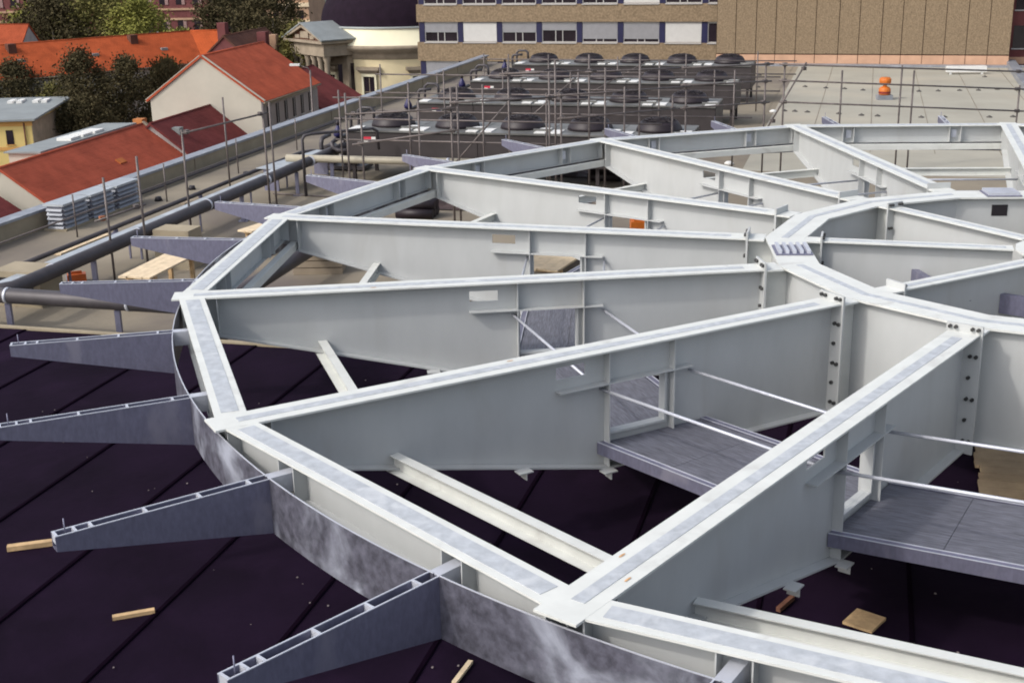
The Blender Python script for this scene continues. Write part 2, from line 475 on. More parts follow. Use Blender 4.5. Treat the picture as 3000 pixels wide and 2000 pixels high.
for i in range(16):
    a = ang(i + .5)
    pb = obj('perimeter_beam', PB, frame, (0, 0, 0), a)
    obj('top_flange', PT, pb); obj('zinc_strip', PS, pb); obj('bottom_flange', PBF, pb)
    for mm in PST: obj('stiffener', mm, pb)
    for mm in PEND: obj('end_plate', mm, pb)
    obj('secondary_beam', SBM, frame, (0, 0, 0), a)
    obj('edge_box_beam', PBX, frame, (0, 0, 0), a)

# curved fascia plates and cantilever arms
RB = 13.03
FA = SEC / 2
fm = MB()
N = 10
inner = [(RB * math.cos(-FA / 2 + FA * k / N + (0.0006 if k == 0 else -.0006 if k == N else 0)), RB * math.sin(-FA / 2 + FA * k / N + (0.0006 if k == 0 else -.0006 if k == N else 0))) for k in range(N + 1)]
outer = [((x / RB) * (RB + .012), (y / RB) * (RB + .012)) for x, y in inner]
for k in range(N):
    fm.hexa([(*inner[k], -.67), (*outer[k], -.67), (*outer[k + 1], -.67), (*inner[k + 1], -.67), (*inner[k], -.12), (*outer[k], -.12), (*outer[k + 1], -.12), (*inner[k + 1], -.12)])
FAM = fm.mesh('fascia_plate', BAND, weld=True)
fe = MB()
for k in range(N):
    fe.hexa([(*inner[k], -.1195), (*outer[k], -.1195), (*outer[k + 1], -.1195), (*inner[k + 1], -.1195), (*inner[k], -.113), (*outer[k], -.113), (*outer[k + 1], -.113), (*inner[k + 1], -.113)])
FEM = fe.mesh('plate_edge', GALV_EDGE, weld=True)
ar = MB()
A0, A1 = RB + .0125, 15.0
for s in (-1, 1):
    y0, y1 = sorted((s * .05, s * .062))
    ar.hexa([(A0, y0, -.668), (A1, y0, -.26), (A1, y1, -.26), (A0, y1, -.668), (A0, y0, -.125), (A1, y0, -.125), (A1, y1, -.125), (A0, y1, -.125)])
ar.hexa([(A0, -.049, -.667), (A1, -.049, -.26), (A1, .049, -.26), (A0, .049, -.667), (A0, -.049, -.655), (A1, -.049, -.248), (A1, .049, -.248), (A0, .049, -.655)])
ARM = ar.mesh('cantilever_arm', GALV)
ARE = {}
for s in (-1, 1):
    y0, y1 = sorted((s * .049, s * .063))
    ARE[s] = MB().box(A0, A1, y0, y1, -.1245, -.117).mesh('plate_edge', GALV_EDGE)
SPC = MB().box(-.012, .012, -.0488, .0488, -.20, -.116).mesh('spacer', GALV_EDGE)
STB = MB().box(AP + .0095, RB - .0005, -.06, .06, -.30, -.115).mesh('arm_stub', GALV_EDGE)
EYE = MB().cyl((0, 0, -.2), (0, 0, .0), .006, 6).mesh('net_pin', GALV)
for k in range(32):
    fo = obj('fascia_plate', FAM, frame, (0, 0, 0), ang(k / 2))
    obj('plate_edge', FEM, fo)
    am = obj('cantilever_arm', ARM, frame, (0, 0, 0), ang(k / 2 + .25))
    obj('arm_stub', STB, am)
    for s in (-1, 1): obj('plate_edge', ARE[s], am)
    for r in (13.22, 13.7, 14.2, 14.68, 14.82, 14.985):
        obj('spacer', SPC, am, (r, 0, 0))
    obj('net_pin', EYE, am, (14.9, 0, 0))

# inner ring girder
RR = 4.3
def ringseg(r0, r1, z0, z1, name, mt, tr=0.0):
    mb = MB()
    a0, a1 = -SEC / 2, SEC / 2
    P = lambda r, a: (r * math.cos(a), r * math.sin(a))
    e = tr
    mb.prism([P(r0, a0 + e), P(r1, a0 + e), P(r1, a1 - e), P(r0, a1 - e)], z0, z1)
    return mb.mesh(name, mt)
RTOP = ringseg(RR - .3, RR + .3, -.03, -.001, 'ring_flange', PAINT_LIT)
RSTR = ringseg(RR - .055, RR + .055, -.0005, .0035, 'zinc_strip', STRIP)
RWO = ringseg(RR + .17, RR + .186, -1.5, -.0305, 'outer_web', PAINT)
RWI = ringseg(RR - .186, RR - .17, -1.5, -.0305, 'inner_web', PAINT)
RBT = ringseg(RR - .28, RR + .28, -1.53, -1.5005, 'bottom_flange', PAINT)
for i in range(16):
    o = obj('ring_girder', RTOP, frame, (0, 0, 0), ang(i + .5))
    obj('outer_web', RWO, o); obj('inner_web', RWI, o); obj('bottom_flange', RBT, o)
    if i == 6:
        MB().box(RR * math.cos(SEC / 2) - .192, RR * math.cos(SEC / 2) - .184, -.09, .185, -.354, -.156).build('cable_opening', DARK, o)
    if i % 4 == 2:
        sp = MB().box(RR * .98 - .27, RR * .98 + .27, -.30, .30, .004, .02).build('splice_plate', GALV, o)
        for k in range(5):
            MB().box(RR * .98 - .24 + k * .105, RR * .98 - .19 + k * .105, -.27, .27, .0205, .07).build('splice_rib', GALV_EDGE, o)
    else:
        obj('zinc_strip', RSTR, o)
    # stub joining ring and girder
    st = MB()
    st.box(RR + .301, R_IN - .0305, -.21, .21, -.028, -.003)
    st.box(RR + .187, R_IN - .0305, -.009, .009, -1.5, -.0285)
    obj('ring_stub', st.mesh('ring_stub', PAINT_LIT), frame, (0, 0, 0), ang(i))
# inner spokes and hub
SR0, SR1 = 0.95, 3.72
SPW = MB().box(SR0, SR1, -.008, .008, -1.30, -.0205)
SPWM = SPW.mesh('spoke_beam', PAINT)
SPT = MB().box(SR0, SR1, -.14, .14, -.0205, 0).mesh('top_flange', PAINT_LIT)
SPS = MB().box(SR0 + .1, SR1 - .12, -.045, .045, .0005, .0045).mesh('zinc_strip', STRIP)
SPB = MB().box(SR0, SR1, -.12, .12, -1.32, -1.3005).mesh('bottom_flange', PAINT)
SPE = MB().box(SR1 + .0005, SR1 + .03, -.17, .17, -1.33, .09).mesh('end_plate', PAINT)
SPU = MB().box(SR1 + .0305, RR - .301, -.16, .16, -.028, -.003).box(SR1 + .0305, RR - .187, -.008, .008, -1.3, -.0285).mesh('ring_stub', PAINT_LIT)
for i in range(1, 16, 2):
    so = obj('spoke_beam', SPWM, frame, (0, 0, 0), ang(i))
    for mm in (SPT, SPS, SPB, SPE, SPU): obj(mm.name, mm, so)
    for y in (-.13, -.075, .075, .13):
        obj('bolt', BOLTM, so, (SR1 - .035, y, .05))
        for z in (-.35, -.8, -1.2): obj('bolt', BOLTM, so, (SR1 - .035, y, z))
hub = MB().prism([(.93 * math.cos(2 * math.pi * k / 16 + .196), .93 * math.sin(2 * math.pi * k / 16 + .196)) for k in range(16)], -.03, -.002).build('hub_plate', PAINT_LIT, frame)
MB().lathe([(.80, -1.3), (.80, -.031)], 32).build('hub_drum', PAINT, hub)
# galvanised channels between the spokes
for (ra, ia, rb, ib, z) in ((2.38, 3, 2.38, 1, -.4), (1.7, 1, 1.7, -1, -.4), (2.4, 5, 2.4, 3, -.4), (3.0, 7, 3.0, 5, -.5)):
    p = Vector((ra * math.cos(ang(ia)), ra * math.sin(ang(ia)), 0)); q = Vector((rb * math.cos(ang(ib)), rb * math.sin(ang(ib)), 0))
    dd = (q - p).normalized(); nn = Vector((-dd.y, dd.x, 0)); p += dd * .02; q -= dd * .02
    ch = MB()
    h = .28
    for (n0, n1, z0, z1) in ((-.004, .004, z - h, z), (.0045, .10, z - .008, z), (.0045, .10, z - h, z - h + .008)):
        ch.hexa([(p + nn * n0 + Vector((0, 0, z0))), (q + nn * n0 + Vector((0, 0, z0))), (q + nn * n1 + Vector((0, 0, z0))), (p + nn * n1 + Vector((0, 0, z0))),
                 (p + nn * n0 + Vector((0, 0, z1))), (q + nn * n0 + Vector((0, 0, z1))), (q + nn * n1 + Vector((0, 0, z1))), (p + nn * n1 + Vector((0, 0, z1)))])
    ch.build('channel_beam', GALV, frame)
# columns below the ring
for i in (3, 7, 11, 15):
    c = MB().cyl((RR, 0, ZR), (RR, 0, -1.531), .16, 16).build('column', PAINT, frame, (0, 0, 0), ang(i))

# ------------------------------------------------------------------ walkways in the bays
WLAB = {15: 'galvanised grating walkway at the right edge, in front of the nearest girder',
        0: 'galvanised grating walkway between the two nearest radial girders',
        1: 'galvanised grating walkway behind the second girder, seen through its opening',
        2: 'galvanised grating walkway in the bay above the leftmost girder',
        3: 'galvanised grating walkway below the stack of planks in the middle bays',
        4: 'galvanised grating walkway in the bay in front of the fan coolers',
        5: 'galvanised grating walkway in the back bay left of the ring',
        6: 'galvanised grating walkway in the back bay at the top right'}
tn = math.tan(SEC / 2)
def trap(mb, a0, a1, z0, z1, inset=.02):
    h0, h1 = a0 * tn - inset, a1 * tn - inset
    mb.prism([(a0, -h0), (a1, -h1), (a1, h1), (a0, h0)], z0, z1)
def bay_walk(i):
    t = thing('walkway', WLAB[i], 'walkway', (CEN[0], CEN[1], -1.27), ang(i + .5), 'grating walkways between the radial girders')
    w0, w1 = 6.80, 8.30
    Z = 1.27
    for k, (a0, a1) in enumerate(((w0 + .06, w0 + .74), (w0 + .745, w1 - .06))):
        for s, (f0, f1) in enumerate(((-1, -.34), (-.336, .336), (.34, 1))):
            mb = MB(); h0, h1 = a0 * tn - .03, a1 * tn - .03
            mb.prism([(a0, h0 * f0), (a1, h1 * f0), (a1, h1 * f1), (a0, h0 * f1)], -1.225 + Z, -1.195 + Z)
            mb.build('grating_panel', GRATE, t)
    for a in (w0, w1):
        mb = MB()
        trap(mb, a - .05, a + .05, -1.195 + Z, -1.185 + Z)
        sgn = -1 if a == w0 else 1
        x0, x1 = sorted((a + sgn * .042, a + sgn * .05))
        trap(mb, x0, x1, -1.32 + Z, -1.1955 + Z)
        trap(mb, a - .05, a + .05, -1.33 + Z, -1.3205 + Z)
        mb.build('edge_channel', GALV, t)
        mb = MB(); trap(mb, a - .048, a - .036, -1.1845 + Z, -1.178 + Z); trap(mb, a + .036, a + .048, -1.1845 + Z, -1.178 + Z)
        mb.build('channel_lip', GALV_EDGE, t)
    for r in (7.17, 8.47):
        a = r * math.cos(SEC / 2); h = a * tn - .02
        MB().cyl((a, -h, -.515 + Z), (a, h, -.515 + Z), .019, 10).build('handrail_tube', GALV_EDGE, t)
    a = 8.47 * math.cos(SEC / 2)
    return t
for i in WLAB: bay_walk(i)

# ================================================================== ROOF PLANT
# fan coolers: four rows, five fans each
CLAB = ['front fan cooler, nearest to the steel frame, with olive casing', 'second fan cooler from the steel frame, with olive casing',
        'third fan cooler from the steel frame, with olive casing', 'rearmost fan cooler below the office facade, with olive casing']
fanm = MB().lathe([(.50, 0), (.68, 0.005), (.66, .08), (.58, .22), (.53, .27), (.51, .27), (.50, .1)], 20)
FANM = fanm.mesh('fan_shroud', FAN)
fg = MB()
for r, z in ((.1, .36), (.2, .355), (.3, .34), (.4, .315), (.49, .275)):
    fg.lathe([(r - .012, z), (r + .012, z), (r + .012, z + .015), (r - .012, z + .015), (r - .012, z)], 16)
for k in range(6):
    a = math.pi * k / 6
    fg.tube([(-.51 * math.cos(a), -.51 * math.sin(a), .27), (-.3 * math.cos(a), -.3 * math.sin(a), .35), (.3 * math.cos(a), .3 * math.sin(a), .35), (.51 * math.cos(a), .51 * math.sin(a), .27)], .01, 4)
FGM = fg.mesh('fan_guard', FAN)
fb = MB()
for k in range(6):
    a = math.pi * k / 3
    ca, sa = math.cos(a), math.sin(a)
    fb.hexa([(ca * x - sa * y, sa * x + ca * y, z) for x, y, z in ((.1, -.04, .12), (.48, -.12, .10), (.48, .12, .2), (.1, .04, .16), (.1, -.04, .13), (.48, -.12, .11), (.48, .12, .21), (.1, .04, .17))])
fb.cyl((0, 0, .08), (0, 0, .22), .11, 10)
FBM = fb.mesh('fan_blades', FAN)
VALV = MB().lathe([(.0, .0), (.13, 0.0), (.15, .10), (.08, .26), (.05, .30), (.05, .34), (0, .34)], 12).mesh('valve_body', BLUE)
VALK = MB().lathe([(.0, .3405), (.05, .3405), (.06, .42), (.04, .48), (0, .48)], 10).mesh('valve_knob', FAN)
for k in range(4):
    u0 = 36.15 + k * 6.45
    w0, w1 = -15.1, -4.75
    zt = -1.0
    o = thing('fan_cooler', CLAB[k], 'cooler', B(w0, u0, ZR), BROT, 'fan coolers in rows on the roof')
    Lw = w1 - w0; h = zt - ZR
    casing = MB().box(0, Lw, .03, 2.25, .62, h - .05).build('casing', COOLF, o)
    for j in range(5):
        x = j * 2.07
        MB().box(x + .01, x + 2.06, 0.0, .0295, .64, h - .08).build('casing_panel', COOLF, casing)
    for j in range(5):
        xc = .0 + j * 2.07
        MB().box(xc + .01, xc + 2.06, -.04, 2.29, h - .0495, h).build('top_panel', COOLT, o)
        x = 1.13 + j * 2.05
        f = obj('fan_shroud', FANM, o, (x, 1.15, h + .001))
        obj('fan_guard', FGM, f); obj('fan_blades', FBM, f)
        MB().box(xc + 1.70, xc + 2.03, .05, 1.0, h + .0005, h + .03).build('white_patch', WHITE, o)  # flat white patches on the front half beside each fan
        MB().box(xc + .08, xc + .4, .08, .7, h + .0005, h + .025).build('white_patch', WHITE, o)
        MB().box(-.45, .1, -.03, .03, -.09, .0).build('motor_box', COOLT, o, (x + .98, .35, h + .0905))
    for x in (.15, 2.6, 5.1, 7.7, Lw - .15):
        for y in (.2, 2.05):
            MB().box(x - .05, x + .05, y - .05, y + .05, 0, .6195).build('leg', COOLF, o)
    st = MB().box(.58, .82, -.012, -.001, h - .27, h - .20).build('maker_sticker', RED, o)
    MB().box(.825, .96, -.0115, -.0015, h - .27, h - .20).box(.58, .72, -.0115, -.0015, h - .345, h - .2705).build('maker_sticker', WHITE, o)
    MB().box(.725, .90, -.0115, -.0015, h - .345, h - .2705).build('maker_sticker', BLUE, o)
    # header pipes on the left end with a blue valve
    hp = MB()
    hp.tube([(-.05, .4, .9), (-.45, .4, .9), (-.6, .4, .98), (-.65, .4, 1.12), (-.65, .9, 1.18), (-.65, 1.9, 1.18)], .07, 10)
    hp.tube([(-.05, 1.5, 1.2), (-.3, 1.5, 1.2), (-.42, 1.5, 1.28), (-.42, 1.5, 1.75), (-.36, 1.5, 1.84), (.05, 1.5, 1.86)], .05, 8)
    hp.tube([(-.05, 1.9, 1.1), (-.25, 1.9, 1.1), (-.32, 1.9, 1.2), (-.32, 1.9, 1.9), (-.2, 1.9, 2.0), (.1, 1.9, 2.0), (.2, 1.9, 1.9), (.2, 1.9, 1.62)], .05, 8)
    hp.build('header_pipe', PIPE, o)
    vb = obj('valve_body', VALV, o, (-.62, .9, 1.25)); obj('valve_knob', VALK, vb)

# pipes
def pipe(name, label, path, r, mt, legs=(), clamps=(), seam=None):
    o = thing(name, label, 'pipe', (0, 0, 0))
    run = MB().tube(path, r, 18).build('pipe_run', mt, o)
    for (x, y, z) in legs:
        lg = MB().box(x - .05, x + .05, y - .05, y + .05, ZR, z - r - .0005)
        lg.box(x - .12, x + .12, y - .12, y + .12, ZR + .0005, ZR + .02)
        lg.build('pipe_support', GALV, o)
    for (p, q) in clamps:
        MB().cyl(p, q, r + .008, 18).build('pipe_clamp', GALV_EDGE, o)
    return o
ZP = -1.78
p0, p1 = B(-24, 20.2, ZP), B(-11.6, 20.2, ZP)
legp = [B(w, 20.2, ZP) for w in (-20.4, -17.6, -15.55, -13.2)]
cl = [(B(w, 20.2, ZP), B(w + .06, 20.2, ZP)) for w in (-15.55, -12.95, -18.2)]
pipe('duct_pipe', 'dark grey insulated pipe running left to right behind the black roof edge', [p0, p1, B(-11.3, 20.3, ZP - .08), B(-11.2, 20.35, ZP - .8)], .15, PIPE, legp, cl)
p0, p1 = B(-15.75, 20.7, ZP), B(-15.85, 36.6, ZP)
pipe('duct_pipe', 'grey insulated pipe running away along the metal tray on the left', [B(-16.3, 20.45, ZP - .05), B(-15.9, 20.5, ZP), p0, p1, B(-15.7, 37.2, ZP + .05), B(-15.3, 37.5, ZP + .1)], .145, PIPE,
     [B(-15.8, u, ZP) for u in (23.5, 27, 30.5, 34)], [(B(-15.8, u, ZP), B(-15.8, u + .06, ZP)) for u in (22, 25.3, 28.6, 32, 35)])
pipe('duct_pipe', 'cream clad pipe running right from the grey pipe in front of the coolers', [B(-16.6, 35.1, -1.72), B(-9.5, 35.3, -1.72)], .11, PIPE_L,
     [B(w, 35.2, -1.72) for w in (-15.2, -12.7, -10.4)], [(B(w, 35.2, -1.72), B(w + .07, 35.2, -1.72)) for w in (-14.9, -11.6)])
pipe('duct_pipe', 'grey pipe under the frame seen through the left bay beside the columns', [(-5.6, 22.6, -1.95), (-4.0, 29.2, -1.95)], .16, PIPE, [(-5.2, 24.2, -1.95), (-4.2, 28.2, -1.95)])
pipe('duct_pipe', 'thin dark pipe arching over beside the blue valve near the tall scaffold poles', [B(-15.5, 33.9, -2.59), B(-15.5, 33.9, -.95), B(-15.45, 33.95, -.85), B(-15.3, 34.1, -.82), B(-14.0, 35.6, -.86), B(-13.9, 35.7, -.95), B(-13.9, 35.75, -1.5)], .045, PIPE)

pipe('duct_pipe', 'thin grey pipe along the roof between the cable tray and the vent boxes', [B(-18.4, 21, -2.42), B(-18.4, 40, -2.42), B(-18.2, 40.4, -2.42), B(-16.8, 40.6, -2.42)], .06, PIPE, [B(-18.4, u, -2.42) for u in (24, 28.5, 33, 37.5)])
pipe('duct_pipe', 'thin dark cable conduit at the foot of the parapet', [B(-20.3, 33, -2.5), B(-20.3, 52, -2.5)], .035, PIPE)
# cable tray along the left
ct = thing('cable_tray', 'long pale metal cable tray running away on the left beside the grey pipe', 'cable tray', B(-16.45, 19, ZR), BROT)
for k in range(6):
    y0 = k * 2.9
    if k == 5: y0 = 14.6
    MB().box(-.2, .2, y0, y0 + 2.88, .70, .712).box(-.2, -.192, y0, y0 + 2.88, .62, .6995).box(.192, .2, y0, y0 + 2.88, .62, .6995).build('tray_lid', TRAY, ct)
    for s in (-.15, .15):
        MB().box(s - .02, s + .02, y0 + 1.4, y0 + 1.44, 0, .6995).build('tray_leg', GALV, ct)
# second tray piece near the tall poles
ct2 = thing('cable_tray', 'short pale metal tray rising beside the tall pair of scaffold poles', 'cable tray', B(-16.9, 34.2, ZR), BROT + R_(-8))
MB().box(-.3, .3, 0, 3.4, .7, .715).build('tray_lid', TRAY, ct2)
for y in (.3, 3.1):
    MB().box(-.25, .25, y, y + .04, 0, .6995).build('tray_leg', GALV, ct2)

# louvred vent boxes by the parapet
LL = ['nearest of three louvred metal vent boxes by the parapet', 'middle one of three louvred metal vent boxes by the parapet', 'farthest of three louvred metal vent boxes by the parapet']
for k in range(3):
    u0 = 28.55 + k * 1.28
    o = thing('vent_box', LL[k], 'vent', B(-20.45, u0, ZR), BROT, 'louvred vent boxes by the parapet')
    MB().box(.04, .50, .04, 1.08, 0, .64).build('vent_core', GALV, o)
    MB().box(-.03, .57, -.03, 1.15, .6405, .70).build('vent_lid', TRAY, o)
    for j in range(5):
        z = .08 + j * .115
        for (a, b, n) in (((.5005, .045, z), (.5005, 1.075, z), (1, 0)), ((.045, .0395, z), (.495, .0395, z), (0, -1))):
            a, b = Vector(a), Vector(b); nv = Vector((n[0], n[1], 0))
            MB().hexa([a, a + nv * .065 + Vector((0, 0, -.035)), b + nv * .065 + Vector((0, 0, -.035)), b,
                       a + Vector((0, 0, .05)), a + nv * .065 + Vector((0, 0, -.015)), b + nv * .065 + Vector((0, 0, -.015)), b + Vector((0, 0, .05))]).build('louvre_slat', COPING, o)
    MB().box(-.06, .60, -.06, 1.18, 0.001, .05).build('vent_kerb', WALLC, o)

# ================================================================== SCAFFOLD
STD = [(-8.73, 27.5, -0.26), (-8.11, 28.0, 0.1), (-8.08, 32.0, 0.09), (-8.31, 38.0, 0.14), (-6.41, 34.0, 0.47), (-6.23, 34.0, 0.46), (-4.11, 33.0, 0.78), (-3.79, 33.5, 0.63), (-1.41, 32.5, 0.94), (-1.25, 32.5, 1.01), (-2.37, 34.5, 0.37), (0.04, 35.0, 1.2), (1.1, 34.0, 1.09), (1.28, 34.5, 1.36), (1.41, 34.0, 0.5), (2.21, 35.0, 1.43), (2.64, 35.0, 1.08), (3.61, 35.4, 1.37), (4.59, 36.0, 0.19), (5.03, 36.5, 0.34), (7.54, 38.0, 0.79), (8.09, 38.0, 0.78), (11.81, 39.0, 0.56), (15.78, 40.0, -0.22), (12.21, 39.1, .39), (9.9, 38.5, .5)]
RAIL = [((-7.96, 32.0, 0.03), (-6.48, 34.0, 0.17)), ((-8.85, 27.5, -1.15), (-8.23, 28.0, -1.01)), ((-3.92, 33.0, 0.26), (-1.47, 32.5, 0.41)), ((-3.85, 33.5, -0.58), (-1.39, 32.5, -0.14)), ((-1.29, 32.5, 0.56), (1.09, 34.0, 0.45)), ((1.4, 34.0, 0.5), (5.02, 36.5, 0.36)), ((1.44, 34.0, -0.1), (4.6, 36.0, -0.18)), ((2.25, 35.0, 0.98), (4.96, 36.5, 0.88)), ((-0.0, 35.0, 0.98), (2.21, 35.0, 1.01)), ((5.0, 36.5, 0.4), (7.53, 38.0, 0.29)), ((5.02, 36.5, -0.23), (7.5, 38.0, -0.32)), ((5.01, 36.5, 0.88), (7.57, 38.0, 0.78)), ((8.09, 38.0, 0.3), (15.71, 40.0, -0.33)), ((8.12, 38.0, -0.32), (15.77, 40.0, -1.0)), ((8.65, 38.0, .63), (7.72, 37.6, -.81)), ((8.09, 38.0, .76), (15.7, 40.0, .2))]
groups = [(0, 1, 'two scaffold poles with a rusty coupler in front of the vent boxes'),
          (2, 5, 'scaffold guard rail with tall poles in front of the white gable house'),
          (6, 11, 'scaffold guard rail poles in front of the left half of the coolers'),
          (12, 19, 'cluster of scaffold poles and rails in front of the right half of the coolers'),
          (20, 25, 'scaffold guard rail with a diagonal brace before the pale far roof')]
COUP = MB().box(-.055, .055, -.055, .055, -.05, .05).cyl((.02, -.07, 0), (.02, .07, 0), .022, 6)
COUPM = COUP.mesh('coupler', SCAF)
COUPR = COUP.mesh('coupler', RUST)
for a, b, lab in groups:
    x, y, _ = STD[a]
    sc = thing('scaffold', lab, 'scaffold', (x, y, ZR))
    P = STD[a:b + 1]
    for (px, py, zt) in P:
        MB().cyl((px - x, py - y, 0.012), (px - x, py - y, zt - ZR), .027, 10).build('standard', SCAF, sc)
        MB().box(px - x - .07, px - x + .07, py - y - .07, py - y + .07, .001, .012).build('base_plate', SCAF, sc)
    for p, q in RAIL:
        mx = (p[0] + q[0]) / 2
        own = min(range(len(STD)), key=lambda k: (STD[k][0] - p[0]) ** 2 + (STD[k][1] - p[1]) ** 2)
        if a <= own <= b:
            pv = Vector(p) - Vector((x, y, ZR)); qv = Vector(q) - Vector((x, y, ZR))
            dv = (qv - pv).normalized()
            off = Vector((dv.y, -dv.x, 0)).normalized() * .055
            MB().cyl(pv - dv * .2 + off, qv + dv * .2 + off, .025, 8).build('ledger', SCAF, sc)
            obj('coupler', COUPR if a == 0 else COUPM, sc, pv, math.atan2(dv.y, dv.x))
            obj('coupler', COUPM, sc, qv, math.atan2(dv.y, dv.x))
for (u, w0, w1, st, lab) in ((34.6, -14.6, -5.5, 1.9, 'thin scaffold rail running right in front of the first cooler'), (40.6, -15.6, -3.6, 2.3, 'thin scaffold rail between the first and second coolers'), (47.1, -15.8, -3.2, 2.6, 'thin scaffold rail between the second and third coolers'), (53.4, -15.8, -3.0, 2.9, 'thin scaffold rail in front of the rearmost cooler')):
    so_ = thing('scaffold', lab, 'scaffold', B(w0, u, ZR), BROT)
    L_ = w1 - w0
    rz = random.Random(int(u * 10))
    for z in ((1.55, 2.15, 2.75) if u < 45 else (1.5, 2.0)):
        MB().cyl((-.2, .05, z), (L_ + .2, .05, z + rz.uniform(-.08, .08)), .024, 8).build('ledger', SCAF, so_)
    x = 0.0
    while x <= L_:
        MB().cyl((x, 0, 0), (x, 0, (2.9 if u < 45 else 2.1) + rz.uniform(0, .6 if u < 45 else .3)), .026, 8).build('standard', SCAF, so_)
        x += st + rz.uniform(-.15, .3)
    MB().cyl((L_ * .3, .08, .2), (L_ * .55, .08, 2.7 if u < 45 else 2.0), .022, 8).build('brace', SCAF, so_)
# long low rails along the parapet side
lr = thing('scaffold', 'long low hand rail tube along the beige parapet with thin posts', 'scaffold', B(-19.2, 24, ZR), BROT)
MB().cyl((0, 0, .55), (0, 22, .55), .022, 8).build('ledger', SCAF, lr)
for y in (.5, 4.0, 8.5, 13, 17.5, 21.5):
    MB().cyl((0, y, 0), (0, y, 1.1), .02, 8).build('standard', SCAF, lr)

# ================================================================== SMALL THINGS ON THE ROOF
def plank(name, label, p, q, wd, th, mt, z, cat='timber', group=None):
    p = Vector((*p, 0)); q = Vector((*q, 0)); dv = q - p; Ln = dv.length
    o = MB().box(0, Ln, -wd / 2, wd / 2, 0, th).build(name, mt, None, (p.x, p.y, z), math.atan2(dv.y, dv.x))
    return tag(o, label, cat, group)
plank('timber_batten', 'orange-brown timber batten lying alone on the black roof at lower left', (-4.28, 12.08), (-3.87, 12.22), .065, .04, WOOD2, ZM + .013)
plank('timber_batten', 'long timber batten half hidden below the second cantilever arm', (-6.0, 13.74), (-4.1, 14.25), .085, .06, WOOD2, ZM + .013)
plank('timber_batten', 'pale thin stick on the black roof at the bottom edge', (-.62, 10.72), (-.47, 11.1), .05, .03, WOOD, ZM + .013)
plank('timber_batten', 'dark brown stick on the black roof near the square board', (2.73, 11.96), (2.94, 12.22), .05, .05, WOOD3, ZM + .013)
o = MB().box(-.17, .17, -.16, .16, 0, .03).build('plywood_board', WOOD2, None, (3.57, 11.72, ZM + .013), R_(50))
tag(o, 'square piece of plywood on the black roof below the nearest girder', 'board')
# stacks of planks
def stack(label, origin, rz, n, ln, wd, layers, z, mt=WOOD, group=None):
    o = thing('plank_stack', label, 'planks', (*origin, z), rz, group)
    for l in range(layers):
        for k in range(n):
            j = random.uniform(-.04, .04)
            MB().box(j, ln + j, k * (wd + .006), k * (wd + .006) + wd, l * .042, l * .042 + .04).build('plank', mt, o)
    for x in (.2, ln - .25):
        MB().box(x, x + .08, 0, n * wd, -.08, -.0005).build('bearer', WOOD2, o)
        for y in (.04, n * wd - .12):
            MB().box(x, x + .08, y, y + .08, ZR - z, -.0805).build('trestle_leg', WOOD2, o)
    return o
stack('pale fresh planks on trestles left of the frame below the cable tray', (-7.25, 25.07), math.atan2(26.9 - 25.07, -6.83 + 7.3), 4, 2.1, .17, 1, -1.9)
stack('pale planks on trestles below the upper left corner of the frame', (-6.0, 29.3), R_(62), 2, 2.6, .2, 1, -1.95)
stack('fresh planks under the frame seen through a girder opening', (1.0, 26.3), R_(66), 4, 2.6, .24, 1, -2.25)
stack('wide tan plank platform under the inner ring at the right edge', (5.75, 14.45), R_(-15.5), 9, 5.0, .22, 1, -2.08, mat('tan_formwork_boards', (.36, .27, .17), .8, 0, .25, 2.5))
# roof wire holders
DOTS = [(14.95, 70.63), (15.69, 70.06), (16.58, 69.89), (17.47, 69.59), (18.28, 69.34), (19.13, 68.97), (19.75, 67.46), (21.57, 67.97), (22.33, 67.66), (23.04, 62.82), (12.67, 65.43), (11.69, 60.59), (13.83, 60.38), (14.64, 59.72), (15.39, 59.29), (16.06, 58.65), (18.33, 57.83), (19.19, 57.83), (20.14, 57.82), (20.96, 57.77), (21.87, 57.96), (11.23, 52.45), (11.61, 52.27), (12.05, 51.98), (13.16, 51.36), (13.91, 50.8), (14.46, 50.5), (15.99, 49.91), (16.86, 49.83), (18.51, 49.59), (19.41, 49.57)]
DH = MB().lathe([(0, 0), (.12, 0), (.11, .035), (.05, .055), (.03, .08), (0, .08)], 10).mesh('wire_holder', mat('dark_grey_plastic', (.07, .065, .06), .7))
ORD = ['leftmost', 'second', 'third', 'fourth', 'fifth', 'sixth', 'seventh', 'eighth', 'ninth', 'tenth', 'eleventh', 'twelfth']
ROWS = {r: sorted([p for p in DOTS if ('back' if p[1] > 62 else 'middle' if p[1] > 55 else 'front') == r]) for r in ('back', 'middle', 'front')}
for k, (x, y) in enumerate(DOTS):
    row = 'back' if y > 62 else 'middle' if y > 55 else 'front'
    tag(obj('wire_holder', DH, None, (x, y, ZR)), '%s wire holder%s in the %s row on the pale far roof' % (ORD[ROWS[row].index((x, y))], '' if ROWS[row].index((x, y)) == 0 else ' from the left', row), 'wire holder', '%s row of wire holders on the far roof' % row)
